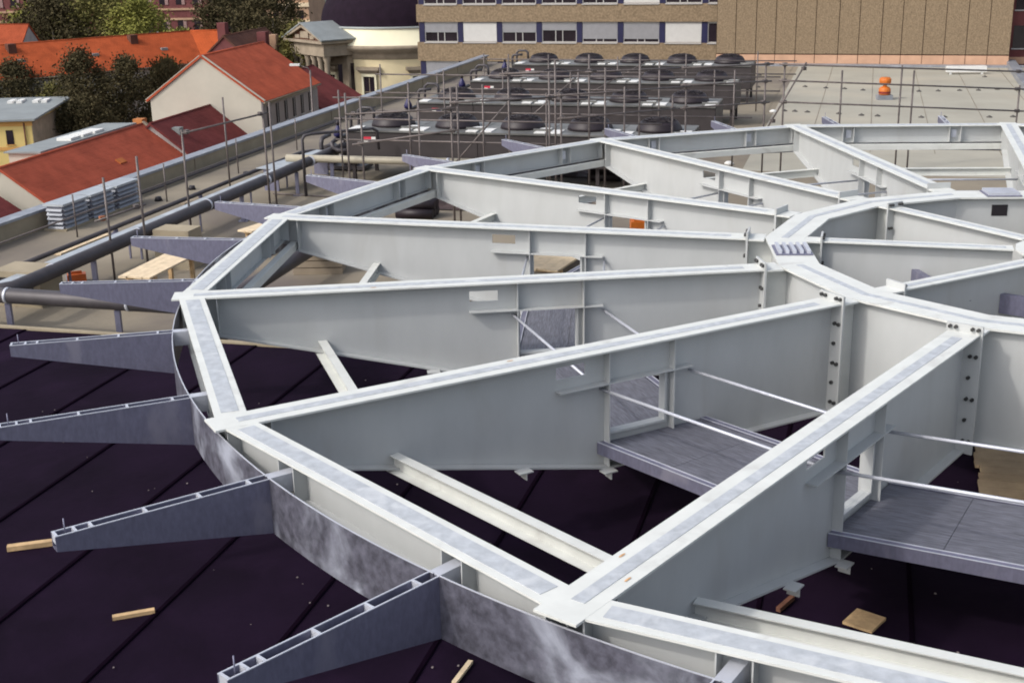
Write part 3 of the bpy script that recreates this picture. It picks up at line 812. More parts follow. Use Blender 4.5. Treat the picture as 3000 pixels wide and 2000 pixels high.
# beacon
bc = thing('warning_beacon', 'pair of stacked orange drums on a stand on the pale far roof', 'beacon', (16.1, 55.4, ZR + .12))
bc.scale = (.62, .62, .68)
MB().lathe([(0, .12), (.33, .12), (.40, .2), (.40, .5), (.26, .62), (.15, .64), (.12, .72), (.15, .76), (.36, .82), (.40, .92), (.40, 1.1), (.3, 1.2), (0, 1.2)], 18).build('orange_drum', ORANGE, bc)
MB().lathe([(.405, .22), (.405, .34)], 18).build('dark_rim', REDP, bc)
MB().box(-.5, .5, -.35, .35, -.17, .119).build('stand', COPING, bc)
tb = MB().box(-.95, .95, -.14, .14, .12, .4).box(-.8, -.7, -.1, .1, 0, .1195).box(.7, .8, -.1, .1, 0, .1195).build('light_trough', WHITE, None, (22.6, 64.2, ZR), R_(-6))
tag(tb, 'long white light trough on the pale far roof at the top right', 'light trough')
lm = MB().lathe([(0, 0), (.3, 0), (.34, .1), (.2, .22), (0, .26)], 14).build('roof_light', WHITE, None, (10.72, 52.2, ZR))
lm.scale = (.45, .45, .45); tag(lm, 'low white roof light beside the scaffold brace', 'roof light')
lm = MB().lathe([(0, 0), (.3, 0), (.34, .1), (.2, .22), (0, .26)], 14).build('roof_light', WHITE, None, (7.0, 40.6, ZR))
lm.scale = (.45, .45, .45); tag(lm, 'low white roof light seen through the back bay of the frame', 'roof light')
mc = thing('orange_machine', 'orange site machine below the frame seen through a girder opening', 'machine', (3.2, 30.8, ZR))
mc.scale = (.7, .7, .7)
MB().box(-.35, .35, -.3, .3, .12, .62).box(-.25, .2, -.2, .2, .621, .8).build('machine_body', ORANGE, mc)
for x in (-.28, .28):
    MB().cyl((x, -.34, .14), (x, .34, .14), .14, 12).build('machine_wheel', FAN, mc)
MB().cyl((.35, 0, .3), (.95, -.1, .08), .05, 8).build('machine_arm', FAN, mc)
cr = thing('site_crate', 'dark red crate on a grey panel stack under the left bay', 'crate', (-4.3, 28.2, ZR))
MB().box(-.5, .5, -.3, .3, .82, 1.12).build('crate_box', REDP, cr)
for k in range(5):
    MB().box(-.55, .55, -.35, .35, .005 + k * .16, .005 + k * .16 + .14).build('panel', STONE, cr)
hb = thing('inlet_box', 'low concrete inlet box with a dark opening under the left pipe', 'inlet box', (-10.2, 25.7, ZR), BROT)
MB().box(-.55, .55, 0, .8, 0, .75).build('box_body', WALLC, hb)
MB().box(-.4, .4, -.012, -.001, .12, .62).build('dark_opening', DARK, hb)
ch = thing('concrete_block', 'beige block with a small dark hole behind the pale planks', 'block', (-7.7, 28.6, ZR), BROT)
MB().box(-.45, .45, 0, .6, 0, .9).build('block_body', WALLC, ch)
MB().box(-.12, .14, -.012, -.001, .25, .6).build('dark_hole', DARK, ch)
tg = MB().box(-.2, .2, -.12, .12, 0, .2).box(-.12, .12, -.015, .015, .2005, .26).build('tool_box', mat('red_brown_plastic', (.35, .08, .02), .5), None, (-9.6, 27.6, ZR), R_(20))
tag(tg, 'small red brown tool box under the grey pipe on the left', 'tool box')
for k, (x, y, lab) in enumerate(((-10.1, 36.6, 'small dark gully beside the farthest vent box'), (-9.5, 38.2, 'small dark gully with pale cap right of the vent boxes'), (-8.3, 40.4, 'small dark gully below the coping left of the tall poles'))):
    gl = MB().lathe([(0, .12), (.08, .12), (.1, .07), (.12, 0), (0, 0)], 12).build('roof_gully', DARK, None, (x, y, ZR)); tag(gl, lab, 'gully')
# clutter on the left, dark pieces added to shade the roof under the far bays
pk = thing('pump_skid', 'dark pump skid with grey housings left of the first cooler', 'pump', B(-15.6, 37.9, ZR), BROT)
MB().box(-1.3, .3, 0, .9, .05, .16).build('skid_frame', PIPE, pk)
for k in range(2):
    x = -1.0 + k * .75
    MB().cyl((x, .1, .55), (x, .75, .55), .24, 16).build('motor_housing', PIPE, pk)
    MB().box(x - .16, x + .16, .15, .7, .1605, .36).build('pump_foot', FAN, pk)
    MB().tube([(x, -.02, .55), (x, -.18, .6), (x, -.2, .9), (x, -.1, 1.05), (x, .5, 1.08)], .07, 10).build('suction_pipe', PIPE, pk)
def rolls(label, x, y, rz, n):  # black rolls added to darken the roof under the bays
    o = thing('added_roll_stack', label, 'dark rolls', (x, y, ZR), rz)
    for k in range(n):
        MB().cyl((0, k * .27, .13), (1.0, k * .27 + .02, .13), .13, 14).build('added_roll', FAN, o)
        if k < n - 1: MB().cyl((.03, k * .27 + .135, .355), (1.03, k * .27 + .15, .355), .13, 14).build('added_roll', FAN, o)
rolls('stack of black rolls added to darken the roof under the bay left of the long cooler row', -3.0, 33.6, R_(-12), 3)
rolls('black rolls added to darken the roof under the back bay in front of the coolers', 2.4, 38.4, R_(-18), 4)
def dark_sheet(label, x, y, rz, lx, ly, seed):  # crumpled dark sheet added to shade the plain beige roof
    rg = random.Random(seed); n = 14
    H = [[.02 + .18 * abs(math.sin(i * .7 + seed) * math.cos(j * .6 + seed * 2)) * rg.uniform(.6, 1.2) * (0 if i in (0, n) or j in (0, n) else 1) for j in range(n + 1)] for i in range(n + 1)]
    mb = MB()
    for i in range(n):
        for j in range(n):
            mb.face([(lx * a / n, ly * b / n, H[a][b]) for a, b in ((i, j), (i + 1, j), (i + 1, j + 1), (i, j + 1))], True)
    o = mb.build('sheeting', mat('brown_sheeting', (.055, .035, .033), .7, 0, .3, 3), None, (x, y, ZR + .006), rz)
    tag(o, label, 'sheeting')
dark_sheet('crumpled dark brown tarpaulin added to darken the roof under the left back bay', -3.4, 34.9, R_(-15), 3.6, 2.2, 2)
dark_sheet('crumpled dark brown tarpaulin added to darken the roof in front of the coolers under the middle back bay', 0.6, 39.2, R_(-15), 4.2, 1.6, 5)
for k, (x, y, a, ln, lab) in enumerate(((-8.9, 33.5, 70, 2.2, 'loose scaffold tube lying beside the grey pipe on the left'), (-6.9, 37.2, -20, 2.6, 'loose scaffold tube lying under the cream pipe'), (-9.6, 31.0, 40, 1.6, 'loose scaffold tube lying near the vent boxes'))):
    tb_ = MB().cyl((0, 0, .026), (ln, 0, .026), .025, 8).build('scaffold_tube', SCAF, None, (x, y, ZR), R_(a)); tag(tb_, lab, 'tube')
plank('timber_board', 'grey weathered board on the left roof right of the vent boxes', (-9.3, 36.0), (-8.4, 37.6), .25, .04, STONE, ZR + .001, 'board')
plank('timber_board', 'pale board lying on the roof between the tray and the coping', (-10.9, 30.2), (-10.3, 32.3), .2, .04, WOOD, ZR + .001, 'board')
gm = random.Random(5)
# crumbs of rubble on the black roof
mb = MB()
for k in range(240):
    w, u = gm.uniform(-12, 10), gm.uniform(5, 19)
    p = B(w, u, ZM + .013); s = gm.uniform(.004, .013)
    a = gm.uniform(0, 3)
    mb.hexa([(p.x + s * math.cos(a + t) * (1 if z else 1.3), p.y + s * math.sin(a + t) * (1 if z else 1.3), p.z + z * s) for z in (0, .9) for t in (0, 1.6, 3.1, 4.6)])
rb = mb.build('roof_crumbs', mat('grey_crumbs', (.2, .17, .17), .9))
tag(rb, 'pale crumbs of rubble scattered on the black roof', 'rubble', kind='stuff')

# ================================================================== OFFICE BUILDING
UF = 90.0
of_ = thing('office_building', 'brown concrete office block with rows of windows and dark blue panels', 'building', B(0, UF, ZG), BROT)
Zo = -ZG
wL, wR = -31.6, -4.0
rows = [(-.42, .85 + .0), (-3.05, -1.63), (-5.8, -4.37), (1.85 + .48, 3.75)]
rows = [(3.6 - 1.3, 3.6 + .12), (-.42, 1.0), (-3.05, -1.63), (-5.8, -4.37), (-8.55, -7.12)]
MB().box(wL, wR, .45, 12, 0, 5.2 + Zo).build('rear_wall', OFFW, of_)
bands = [(5.2, rows[0][1])] + [(rows[k][0], rows[k + 1][1]) for k in range(4)] + [(rows[4][0], -14)]
for zt, zb in bands:
    MB().box(wL, wR, 0, .449, zb + Zo, zt + Zo).build('spandrel_band', OFFW, of_)
PX = [-31.25 + 2.9 * k for k in range(10)]
kinds = [['d', 'd', 'd', 'h', 'd', 'd', 'w', 'd', 'd'], ['d', 'd', 'd', 'd', 'd', 'w', 'd', 'd', 'd'], ['b', 'w', 'b', 'h', 'g', 'g', 'w', 'd', 'd'], ['g', 'b', 'd', 'h', 'd', 'b', 'g', 'd', 'd'], ['d'] * 9]
rnd = random.Random(3)
for r, (zb, zt) in enumerate(rows):
    zb += Zo; zt += Zo
    for k, x in enumerate(PX):
        if x > wR - .2: continue
        MB().box(x - .20, x + .20, .10, .4485, zb + .0005, zt - .0005).build('blue_panel', PILL, of_)
        if k == 9 or x + 2.9 > wR: continue
        x0, x1 = x + .205, x + 2.695
        wf = MB()
        wf.box(x0, x1, .14, .22, zt - .12, zt - .001).box(x0, x1, .14, .22, zb + .001, zb + .07)
        for xx in (x0, x1 - .06): wf.box(xx, xx + .06, .14, .22, zb + .0705, zt - .1205)
        kd = kinds[r][k]
        for xx in (x0 + .95, x0 + 1.45): wf.box(xx, xx + .06, .15, .21, zb + .0705, zt - .1205)
        w = wf.build('window', WFRAME, of_)
        for xa, xb in ((x0 + .06, x0 + .95), (x0 + 1.01, x0 + 1.45), (x0 + 1.51, x1 - .06)):
            MB().box(xa + .001, xb - .001, .19, .20, zb + .0705, zt - .1205).build('pane', GLASS, w)
        H = zt - zb - .19
        cover = {'w': 1.0, 'b': .5, 'h': .38, 'g': .85, 'd': rnd.choice([0, 0, .2])}[kd]
        if cover:
            MB().box(x0 + .02, x1 - .02, .125, .1395, zt - .12 - H * cover, zt - .11).build('roller_blind', BLINDW if kd == 'w' else BLIND, w)
        MB().box(x0 - .01, x1 + .01, -.06, -.001, zb - .06, zb).build('sill', WFRAME, of_)
# slab wall block at the right
US = 71.6
sw = thing('slab_block', 'windowless brown pebbled concrete stair block above the far roof', 'building', B(0, US, ZG), BROT)
MB().box(-8.05, 6.9, .06, 11, 0, 6 + Zo).build('core_wall', JOINT, sw)
edges = [-8.05, -7.03, -5.95, -4.92, -3.86, -2.84, -1.65, -.61, .53, 1.55, 2.63, 3.7, 4.77, 5.83, 6.9]
for a, b in zip(edges, edges[1:]):
    MB().box(a + .018, b - .018, 0, .059, -2.0 + Zo, 6 + Zo).build('concrete_panel', SLABW, sw)
    MB().box(a + .015, b - .015, -.02, .059, ZR + Zo + .001, -2.055 + Zo).build('plinth_panel', PINK, sw)
for s in range(2):
    MB().box(-8.052 - .001, -8.0505, .0 + s * 5.4, 5.38 + s * 5.4, ZR + Zo, 6 + Zo).build('concrete_panel', SLABW, sw)
# wing right of the slab block
wg = thing('wing_building', 'dark brick wing with black windows at the top right corner', 'building', B(0, US + 1.5, ZG), BROT)
MB().box(6.95, 16, 0, 10, 0, 6 + Zo).build('wall', BRICKW, wg)
for z0, z1 in ((-1.8, -.65), (.15, 1.3), (2.2, 3.4)):
    for x0 in (7.15, 9.4, 11.6):
        w = MB().box(x0, x0 + 1.6, -.03, -.001, z0 + Zo, z1 + Zo).build('window', GLASS, wg)
        MB().box(x0 - .05, x0 + 1.65, -.06, -.0305, z0 + Zo - .06, z0 + Zo).build('sill', WFRAME, w)
        MB().box(x0 + .78, x0 + .83, -.045, -.0305, z0 + Zo, z1 + Zo).build('mullion', WFRAME, w)
MB().box(6.96, 16, -.05, -.001, ZR + Zo + .0, ZR + Zo + .35).build('plinth', PINK, wg)

# ================================================================== ROTUNDA
RC = (-9.0, 117.0)
ro = thing('domed_rotunda', 'cream round building with dark dome and columned portico', 'building', (RC[0] * 1.15, RC[1] * 1.15, CAM_H - (CAM_H - ZG) * 1.15))
ro.scale = (1.15, 1.15, 1.15)
dz = -ZG
RD = 7.5
MB().lathe([(RD, 0), (RD, dz - 4.75)], 64).build('drum_wall', CREAM, ro)
MB().lathe([(RD + .02, dz - 5.6), (RD + .2, dz - 5.3), (RD + .25, dz - 5.0), (RD + .75, dz - 4.75), (RD + .8, dz - 4.5), (RD + .7, dz - 4.42)], 64).build('cornice', STONE, ro)
MB().lathe([(RD + .7, dz - 4.415), (RD - .05, dz - 3.35), (RD - .1, dz - 3.05)], 64).build('eaves_roof', CREAML, ro)
MB().lathe([(7.25 * math.cos(t), dz - 3.05 + 5.2 * math.sin(t)) for t in [k * math.pi / 2 / 14 for k in range(15)]], 64).build('dome', SLATE, ro)
MB().lathe([(7.5, dz - 3.10), (7.52, dz - 3.0), (7.27, dz - 2.95)], 64).build('dome_rim', LEADR, ro)
for k in range(10):
    t = math.atan2(-1, -.32) + (k - 3) * R_(32) - R_(2)
    if not -3.2 < t < .5 and not 3 < t < 6.3: pass
    c, s = math.cos(t), math.sin(t)
    w = MB().box(RD + .03, RD + .06, -.5, .5, dz - 9.6, dz - 7.0).build('window', GLASS, ro, (0, 0, 0), t)
    MB().box(RD + .0, RD + .16, -.68, -.505, dz - 9.7, dz - 6.9).box(RD, RD + .16, .505, .68, dz - 9.7, dz - 6.9).box(RD, RD + .16, -.68, .68, dz - 6.995, dz - 6.75).build('window_surround', CREAML, w)
    MB().box(RD - .05, RD + .45, -1.05, 1.05, dz - 6.45, dz - 6.2).hexa([(RD - .05, -.75, dz - 6.74), (RD + .2, -.75, dz - 6.74), (RD + .2, .75, dz - 6.74), (RD - .05, .75, dz - 6.74), (RD - .05, -.95, dz - 6.455), (RD + .4, -.95, dz - 6.455), (RD + .4, .95, dz - 6.455), (RD - .05, .95, dz - 6.455)]).build('window_hood', STONE, w)
    MB().box(RD + .061, RD + .075, -.025, .025, dz - 9.6, dz - 7.0).box(RD + .061, RD + .075, -.5, .5, dz - 8.3, dz - 8.25).build('glazing_bar', STONE, w)
# portico pointing to the left front
pt = math.atan2(-.6, -.79)
hw = 3.1
px1 = 9.9
def pbx(mb, x0, x1, y0, y1, z0, z1): return mb.box(x0, x1, y0, y1, z0 + dz, z1 + dz)
pbx(MB(), 6.9, px1 - 2.4, -hw + .35, hw - .35, ZG, -5.2).build('portico_wall', STONE, ro, (0, 0, 0), pt)
pbx(MB(), 6.9, px1, -hw + .1, hw - .1, -5.19, -4.15).build('entablature', STONE, ro, (0, 0, 0), pt)
pbx(MB(), 6.9, px1 + .35, -hw - .2, hw + .2, -4.145, -3.95).build('portico_cornice', STONE, ro, (0, 0, 0), pt)
for s in (-1, 1):
    MB().slab([(5.2, 0, dz - 2.62), (px1 + .4, 0, dz - 2.62), (px1 + .4, s * (hw + .3), dz - 3.93), (5.2, s * (hw + .3), dz - 3.93)], (0, s * .39, .92), .12).build('portico_roof', LEADR, ro, (0, 0, 0), pt)
    MB().slab([(px1 + .02, 0, dz - 2.9), (px1 + .35, 0, dz - 2.9), (px1 + .35, s * (hw - .0), dz - 3.94), (px1 + .02, s * (hw - .0), dz - 3.94)], (0, s * .32, .92), .2).build('raking_cornice', STONE, ro, (0, 0, 0), pt)
MB().hexa([(px1 - .3, -hw + .3, dz - 3.945), (px1 + .0, -hw + .3, dz - 3.945), (px1 + .0, hw - .3, dz - 3.945), (px1 - .3, hw - .3, dz - 3.945), (px1 - .3, -.1, dz - 2.8), (px1 + .0, -.1, dz - 2.8), (px1 + .0, .1, dz - 2.8), (px1 - .3, .1, dz - 2.8)]).build('pediment', WOOD3, ro, (0, 0, 0), pt)
MB().box(px1 + .001, px1 + .1, -.7, .7, dz - 3.8, dz - 3.25).box(px1 + .001, px1 + .1, -1.6, -.9, dz - 3.85, dz - 3.55).box(px1 + .001, px1 + .1, .9, 1.6, dz - 3.85, dz - 3.55).build('pediment_relief', STONE, ro, (0, 0, 0), pt)
for k in range(6):
    y = -hw + .45 + k * (2 * hw - .9) / 5
    MB().lathe([(.30, 0), (.30, .2), (.25, .3), (.23, dz - 5.7), (.32, dz - 5.4), (.32, dz - 5.2)], 12, cx=px1 - .45, cy=y).build('column', STONE, ro, (0, 0, 0), pt)
for k in range(2):
    y = hw - .345
    MB().box(7.5 + k * 1.2 - .6, 7.9 + k * 1.2 - .6, y, y + .03, dz - 8.3, dz - 5.9).build('portico_window', GLASS, ro, (0, 0, 0), pt)

# ================================================================== HOUSES
def house(name, label, x, y, th, L, W, ze, zr, wall, roofm, ov=.25, cat='house', zb=ZG, chim=(), group=None, ridge=True, rake=True):
    o = thing(name, label, cat, (x, y, zb), th - math.pi / 2, group)
    ze -= zb; zr -= zb
    MB().gable(-W / 2, W / 2, 0, L, 0, ze, zr).build('wall', wall, o)
    sl = (zr - ze) / (W / 2)
    rs = []
    for s in (-1, 1):
        xe = s * (W / 2 + ov); zeo = ze - ov * sl
        n = Vector((s * sl, 0, 1)).normalized()
        q = [Vector((0, -.12, zr)), Vector((0, L + .12, zr)), Vector((xe, L + .12, zeo)), Vector((xe, -.12, zeo))]
        q = [p + n * .012 for p in q]
        if s > 0: q = q[::-1]
        rs.append(MB().slab(q, n, .14).build('roof_slope', roofm, o))
        MB().cyl((xe + s * .07, -.12, zeo + .02), (xe + s * .07, L + .12, zeo + .02), .07, 8).build('gutter', STONE, o)
    if ridge:
        MB().cyl((0, -.13, zr + .13), (0, L + .13, zr + .13), .11, 8).build('ridge_tiles', roofm, rs[1])
    for (cx, cy, w, h, cm) in chim:
        MB().box(cx - w / 2, cx + w / 2, cy - w / 2, cy + w / 2, zr - abs(cx) * sl - .3, zr + h).build('chimney', cm, rs[1])
    return o, rs, sl
def side_windows(o, W, ze, ys, w, z0, z1, s=1, zb=ZG, bars=True, frame=WFRAME):
    for yy in ys:
        x = s * W / 2
        wd = MB().box(*sorted((x + s * .001, x + s * .03)), yy, yy + w, z0 - zb, z1 - zb).build('window', GLASS, o)
        MB().box(*sorted((x + s * .001, x + s * .09)), yy - .06, yy + w + .06, z0 - zb - .09, z0 - zb - .001).build('sill', frame, wd)
        MB().box(*sorted((x + s * .0305, x + s * .045)), yy + w / 2 - .025, yy + w / 2 + .025, z0 - zb, z1 - zb).build('glazing_bar', frame, wd)
TH = R_(77.5)
T_ORANGE = tile_mat('bright_orange_clay_tiles', (0.36, 0.076, 0.027), R_(42))
T_RED = tile_mat('red_clay_tiles', (0.40, 0.088, 0.045), TH)
T_RED2 = tile_mat('brick_red_clay_tiles', (0.345, 0.078, 0.045), TH)
T_DARK = tile_mat('dark_red_clay_tiles', (0.145, 0.037, 0.036), TH)
T_BROWN = tile_mat('brown_weathered_tiles', (0.115, 0.055, 0.040), TH)

# A: white gable house
A0 = Vector((-22.89, 98.55, 0))
ax = Vector((math.cos(TH), math.sin(TH), 0)); bx = Vector((math.sin(TH), -math.cos(TH), 0))
oA, rA, _ = house('gable_house', 'white gabled house with a red tiled roof and plain end wall', A0.x, A0.y, TH, 11.9, 9.0, -7.29, -4.14, WWALL, T_RED)
MB().box(4.502, 4.56, .02, 11.88, 0, -7.75 - ZG).build('grey_side_wall', GREYW, oA)
side_windows(oA, 9.14, -7.3, [.9 + k * 1.75 for k in range(6)], .55, -9.35, -7.85)
side_windows(oA, 9.14, -7.3, [.9 + k * 1.75 for k in range(6)], .55, -12.35, -10.85)
for s in (-1, 1):
    q = [Vector((0, -.1, -4.14 - ZG + .02)), Vector((0, .1, -4.14 - ZG + .02)), Vector((s * 4.75, .1, -7.29 - ZG - .155)), Vector((s * 4.75, -.1, -7.29 - ZG - .155))]
    n = Vector((s * .7, 0, 1)).normalized()
    MB().slab([p + n * .16 for p in (q if s < 0 else q[::-1])], n, .05).build('verge_board', WWALL, oA)
# B: dark red roof in front of the gable
Bp = A0 + bx * .4 - ax * 9.6
oB, rB, _ = house('gable_house', 'dark red tiled low house built against the white gable wall', Bp.x, Bp.y, TH, 9.4, 5.4, -9.85, -7.8, GREYW, T_DARK, chim=())
MB().box(-1.6, -.9, .5, 1.2, 5.0, -7.45 - ZG).build('chimney', mat('orange_brick', (.42, .16, .05), .9), oB)
MB().box(.8, 1.4, 1.4, 2.0, -8.35 - ZG - .3, -8.2 - ZG + .05).build('roof_window', LEADR, oB)
# C: long red roof
Cp = (-28.9, 72.7)
oC, rC, slC = house('gable_house', 'long house with a wide brick red roof just beyond the parapet', Cp[0], Cp[1], R_(77.7), 17.1, 5.5, -9.77, -7.87, WWALL, T_RED2)
MB().slab([(-.1, 17.13, -7.72 - ZG), (-.1, 17.38, -7.72 - ZG), (3.1, 17.38, -10.02 - ZG), (3.1, 17.13, -10.02 - ZG)][::-1], (.57, 0, .82), .22).build('fire_wall_cap', STONE, oC)
MB().hexa([(-.1, 17.14, 0), (2.7, 17.14, 0), (2.7, 17.37, 0), (-.1, 17.37, 0), (-.1, 17.14, -7.8 - ZG), (2.7, 17.14, -9.8 - ZG), (2.7, 17.37, -9.8 - ZG), (-.1, 17.37, -7.8 - ZG)]).build('fire_wall', WWALL, oC)
MB().box(-2.6, -.5, 5.0, 16.6, -10.2 - ZG, -7.75 - ZG).build('dormer_block', WWALL, oC)
MB().hexa([(-2.8, 4.8, -7.74 - ZG), (-.3, 4.8, -7.74 - ZG), (-.3, 16.9, -7.74 - ZG), (-2.8, 16.9, -7.74 - ZG), (-2.8, 4.8, -7.66 - ZG), (-.3, 4.8, -7.60 - ZG), (-.3, 16.9, -7.60 - ZG), (-2.8, 16.9, -7.66 - ZG)]).build('dormer_roof', LEADR, oC)
for k in range(3):
    MB().box(-1.7, -.7, 9.0 + k * 1.5, 10.2 + k * 1.5, -7.66 - ZG, -7.45 - ZG).build('skylight', WHITE, oC)
MB().slab([(1.75, 9.7, -9.0 - ZG), (1.75, 10.5, -9.0 - ZG), (2.1, 10.5, -9.24 - ZG), (2.1, 9.7, -9.24 - ZG)][::-1], (.57, 0, .82), .16).build('roof_hatch', mat('orange_tile_patch', (.45, .13, .03), .8), oC)
# D: dark roof at the far left
oD, rD, _ = house('gable_house', 'dark red roof at the left edge in front of the brick red one', -32.3, 60.5, R_(77.7), 11.6, 6.4, -10.6, -8.6, WWALL, T_DARK)
# H: dark red house beyond the white one
Hp = A0 + ax * 12.25 + bx * .4
oH, rH, _ = house('gable_house', 'dark red roofed house between the white house and the rotunda', Hp.x, Hp.y, TH, 9.8, 8.8, -9.7, -7.1, GREYW, T_DARK)
# G: brown big roof behind the white house
oG, rG, _ = house('gable_house', 'large brown roofed house with chimneys behind the white house', -26.5, 124.0, TH, 10.0, 9.6, -8.8, -4.6, BRICKW, T_BROWN, chim=((-.4, .8, .8, 1.3, BRICKW), (1.6, 5.5, .9, .1, BRICKW), (2.0, 7.2, .7, -.3, SANDW)))
for k in range(2):
    MB().box(1.6 + k * .9, 2.0 + k * .9, 2.4 + k * 1.2, 3.1 + k * 1.2, -6.9 - ZG - k * .8, -5.95 - ZG - k * .78).build('roof_window', LEADR, oG)
# E: long orange roof
oE, rE, slE = house('row_house', 'long row house with a bright orange tiled roof and chimneys', -58.0, 117.5, R_(42.4), 33.0, 8.4, -7.87, -5.2, WWALL, T_ORANGE,
     chim=((.9, 13.6, .8, .25, T_BROWN), (.9, 26.2, .8, .25, T_BROWN)))
for yy in (13.5, 21.0, 28.5):
    MB().box(1.9, 2.5, yy, yy + .7, -6.75 - ZG - .2, -6.45 - ZG + .1).build('roof_window', LEADR, oE)
side_windows(oE, 8.4, -7.87, [2 + 2.6 * k for k in range(12)], 1.0, -10.2, -8.7)
# hipped orange end building
oE2, rE2, _ = house('row_house', 'bright orange roofed end house standing at an angle to the long row', -33.3, 140.0, R_(2), 3.6, 9.0, -8.2, -5.2, GREYW, tile_mat('glowing_orange_clay_tiles', (0.39, 0.080, 0.025), R_(2)))
side_windows(oE2, 9.0, -8.2, [.5, 2.0], .9, -10.6, -9.1)
# F: orange roof far left with grey gable
oF, rF, _ = house('row_house', 'orange roofed house with a grey gable at the far left', -53.0, 147.0, R_(176), 13.0, 9.6, -8.6, -4.6, GREYW, tile_mat('pale_orange_clay_tiles', (0.31, 0.068, 0.03), R_(18)))
MB().box(-2.6, -1.9, 4.0, 4.9, -7.4 - ZG, -5.6 - ZG).build('chimney', T_BROWN, oF)
# Y: yellow house with grey roof and skylights
oY = thing('yellow_house', 'yellow rendered house with a grey sheet roof and white skylights', 'house', (-36.8, 100.0, ZG), R_(4))
zy = -ZG
MB().box(-9, 0, 0, 9, 0, zy - 8.75).build('wall', YELW, oY)
MB().box(.001, .06, .02, 8.98, 0, zy - 8.9).build('side_wall', STONE, oY)
MB().box(-9.05, .08, -.05, -.001, zy - 9.15, zy - 8.8).build('cornice_band', YELB, oY)
MB().box(-9.05, .02, -.06, -.001, zy - 11.0, zy - 10.75).build('string_course', YELB, oY)
MB().hexa([(-9.3, -.4, zy - 8.745), (.4, -.4, zy - 8.745), (.9, 9.3, zy - 8.2), (-9.3, 9.3, zy - 8.2), (-9.3, -.4, zy - 8.6), (.4, -.4, zy - 8.6), (.9, 9.3, zy - 8.05), (-9.3, 9.3, zy - 8.05)]).build('roof', LEADR, oY)
for x in (-3.6, -2.9, -1.6, -.9):
    MB().box(x, x + .45, 6.6, 8.0, zy - 8.3, zy - 8.0).build('skylight', WHITE, oY)
for (x, z0, z1) in ((-1.7, -10.55, -9.45), (-3.6, -10.55, -9.45), (-1.1, -12.9, -11.4), (-3.5, -12.9, -11.4), (-5.5, -10.55, -9.45)):
    w = MB().box(x - .3, x + .25, -.03, -.001, zy + z0, zy + z1).build('window', GLASS, oY)
    MB().box(x - .36, x + .31, -.09, -.001, zy + z0 - .07, zy + z0 - .001).build('sill', YELB, w)
MB().cyl((-.55, -.09, 3), (-.55, -.09, zy - 8.9), .06, 8).build('downpipe', WOOD3, oY)
# far brick building
bk = thing('brick_building', 'long dark red brick building far behind the trees', 'building', (-120, 240, ZG), R_(-3))
MB().box(0, 75, 0, 14, 0, zy - 2).build('wall', BRICKW, bk)
for z in (-7.9, -9.6, -4.2):
    MB().box(0, 75, -.2, -.001, zy + z - .25, zy + z + .1).build('string_course', SANDW, bk)
for k in range(24):
    for (z0, z1) in ((-7.2, -5.0), (-12.0, -9.8)):
        x = 1.5 + k * 3.0
        w = MB().box(x, x + 1.0, -.05, -.001, zy + z0, zy + z1).build('window', GLASS, bk)
        MB().box(x + 1.05, x + 1.6, -.12, -.001, zy + z0, zy + z1).build('pilaster', mat('mauve_stone', (.3, .19, .18), .9), bk)
sb_ = thing('stone_building', 'sand coloured stone building far behind the trees above the white house', 'building', (-37.5, 200, ZG), R_(-4))
MB().box(0, 8, 0, 12, 0, zy - 2).build('wall', SANDW, sb_)
for z in (-5.7, -8.2):
    MB().box(-.1, 8.1, -.25, -.001, zy + z - .3, zy + z + .3).build('string_course', WOOD, sb_)
for k in range(4):
    for (z0, z1) in ((-7.7, -6.5), (-5.0, -3.5), (-10.5, -9)):
        MB().box(.7 + k * 1.9, 1.5 + k * 1.9, -.05, -.001, zy + z0, zy + z1).build('window', GLASS, sb_)
# street lamp
sl = thing('street_lamp', 'tall lamp post with a white head beside the white house', 'street lamp', (-13.85, 92, ZG))
MB().cyl((0, 0, 0), (.05, 0, -4.55 - ZG), .09, 8, .06).build('post', SCAF, sl)
MB().tube([(.05, 0, -4.6 - ZG), (-.1, 0, -4.4 - ZG), (-.7, 0, -4.22 - ZG)], .04, 8).build('bracket_arm', SCAF, sl)
MB().box(-1.35, -.65, -.16, .16, -4.24 - ZG, -4.10 - ZG).build('lamp_head', WHITE, sl)
# white van in the far street
vn = thing('van', 'white van parked far away behind the orange roof', 'van', (-44.5, 165.0, -9.0), R_(4))
MB().box(-2.6, 2.6, -1, 1, .45, 2.0).box(-2.5, 2.5, -.95, .95, 2.001, 2.15).build('van_body', WHITE, vn)
MB().box(-1.6, 2.2, -1.012, -1.0005, 1.25, 1.8).build('van_windows', GLASS, vn)
for x in (-1.7, 1.7):
    MB().cyl((x, -1.03, .4), (x, 1.03, .4), .4, 14).build('wheel', FAN, vn)
bank = MB().box(-50, -38, 162, 170, ZG, -9.0).build('street_terrace', GROUND); tag(bank, 'raised street behind the orange roof', 'street', kind='structure')

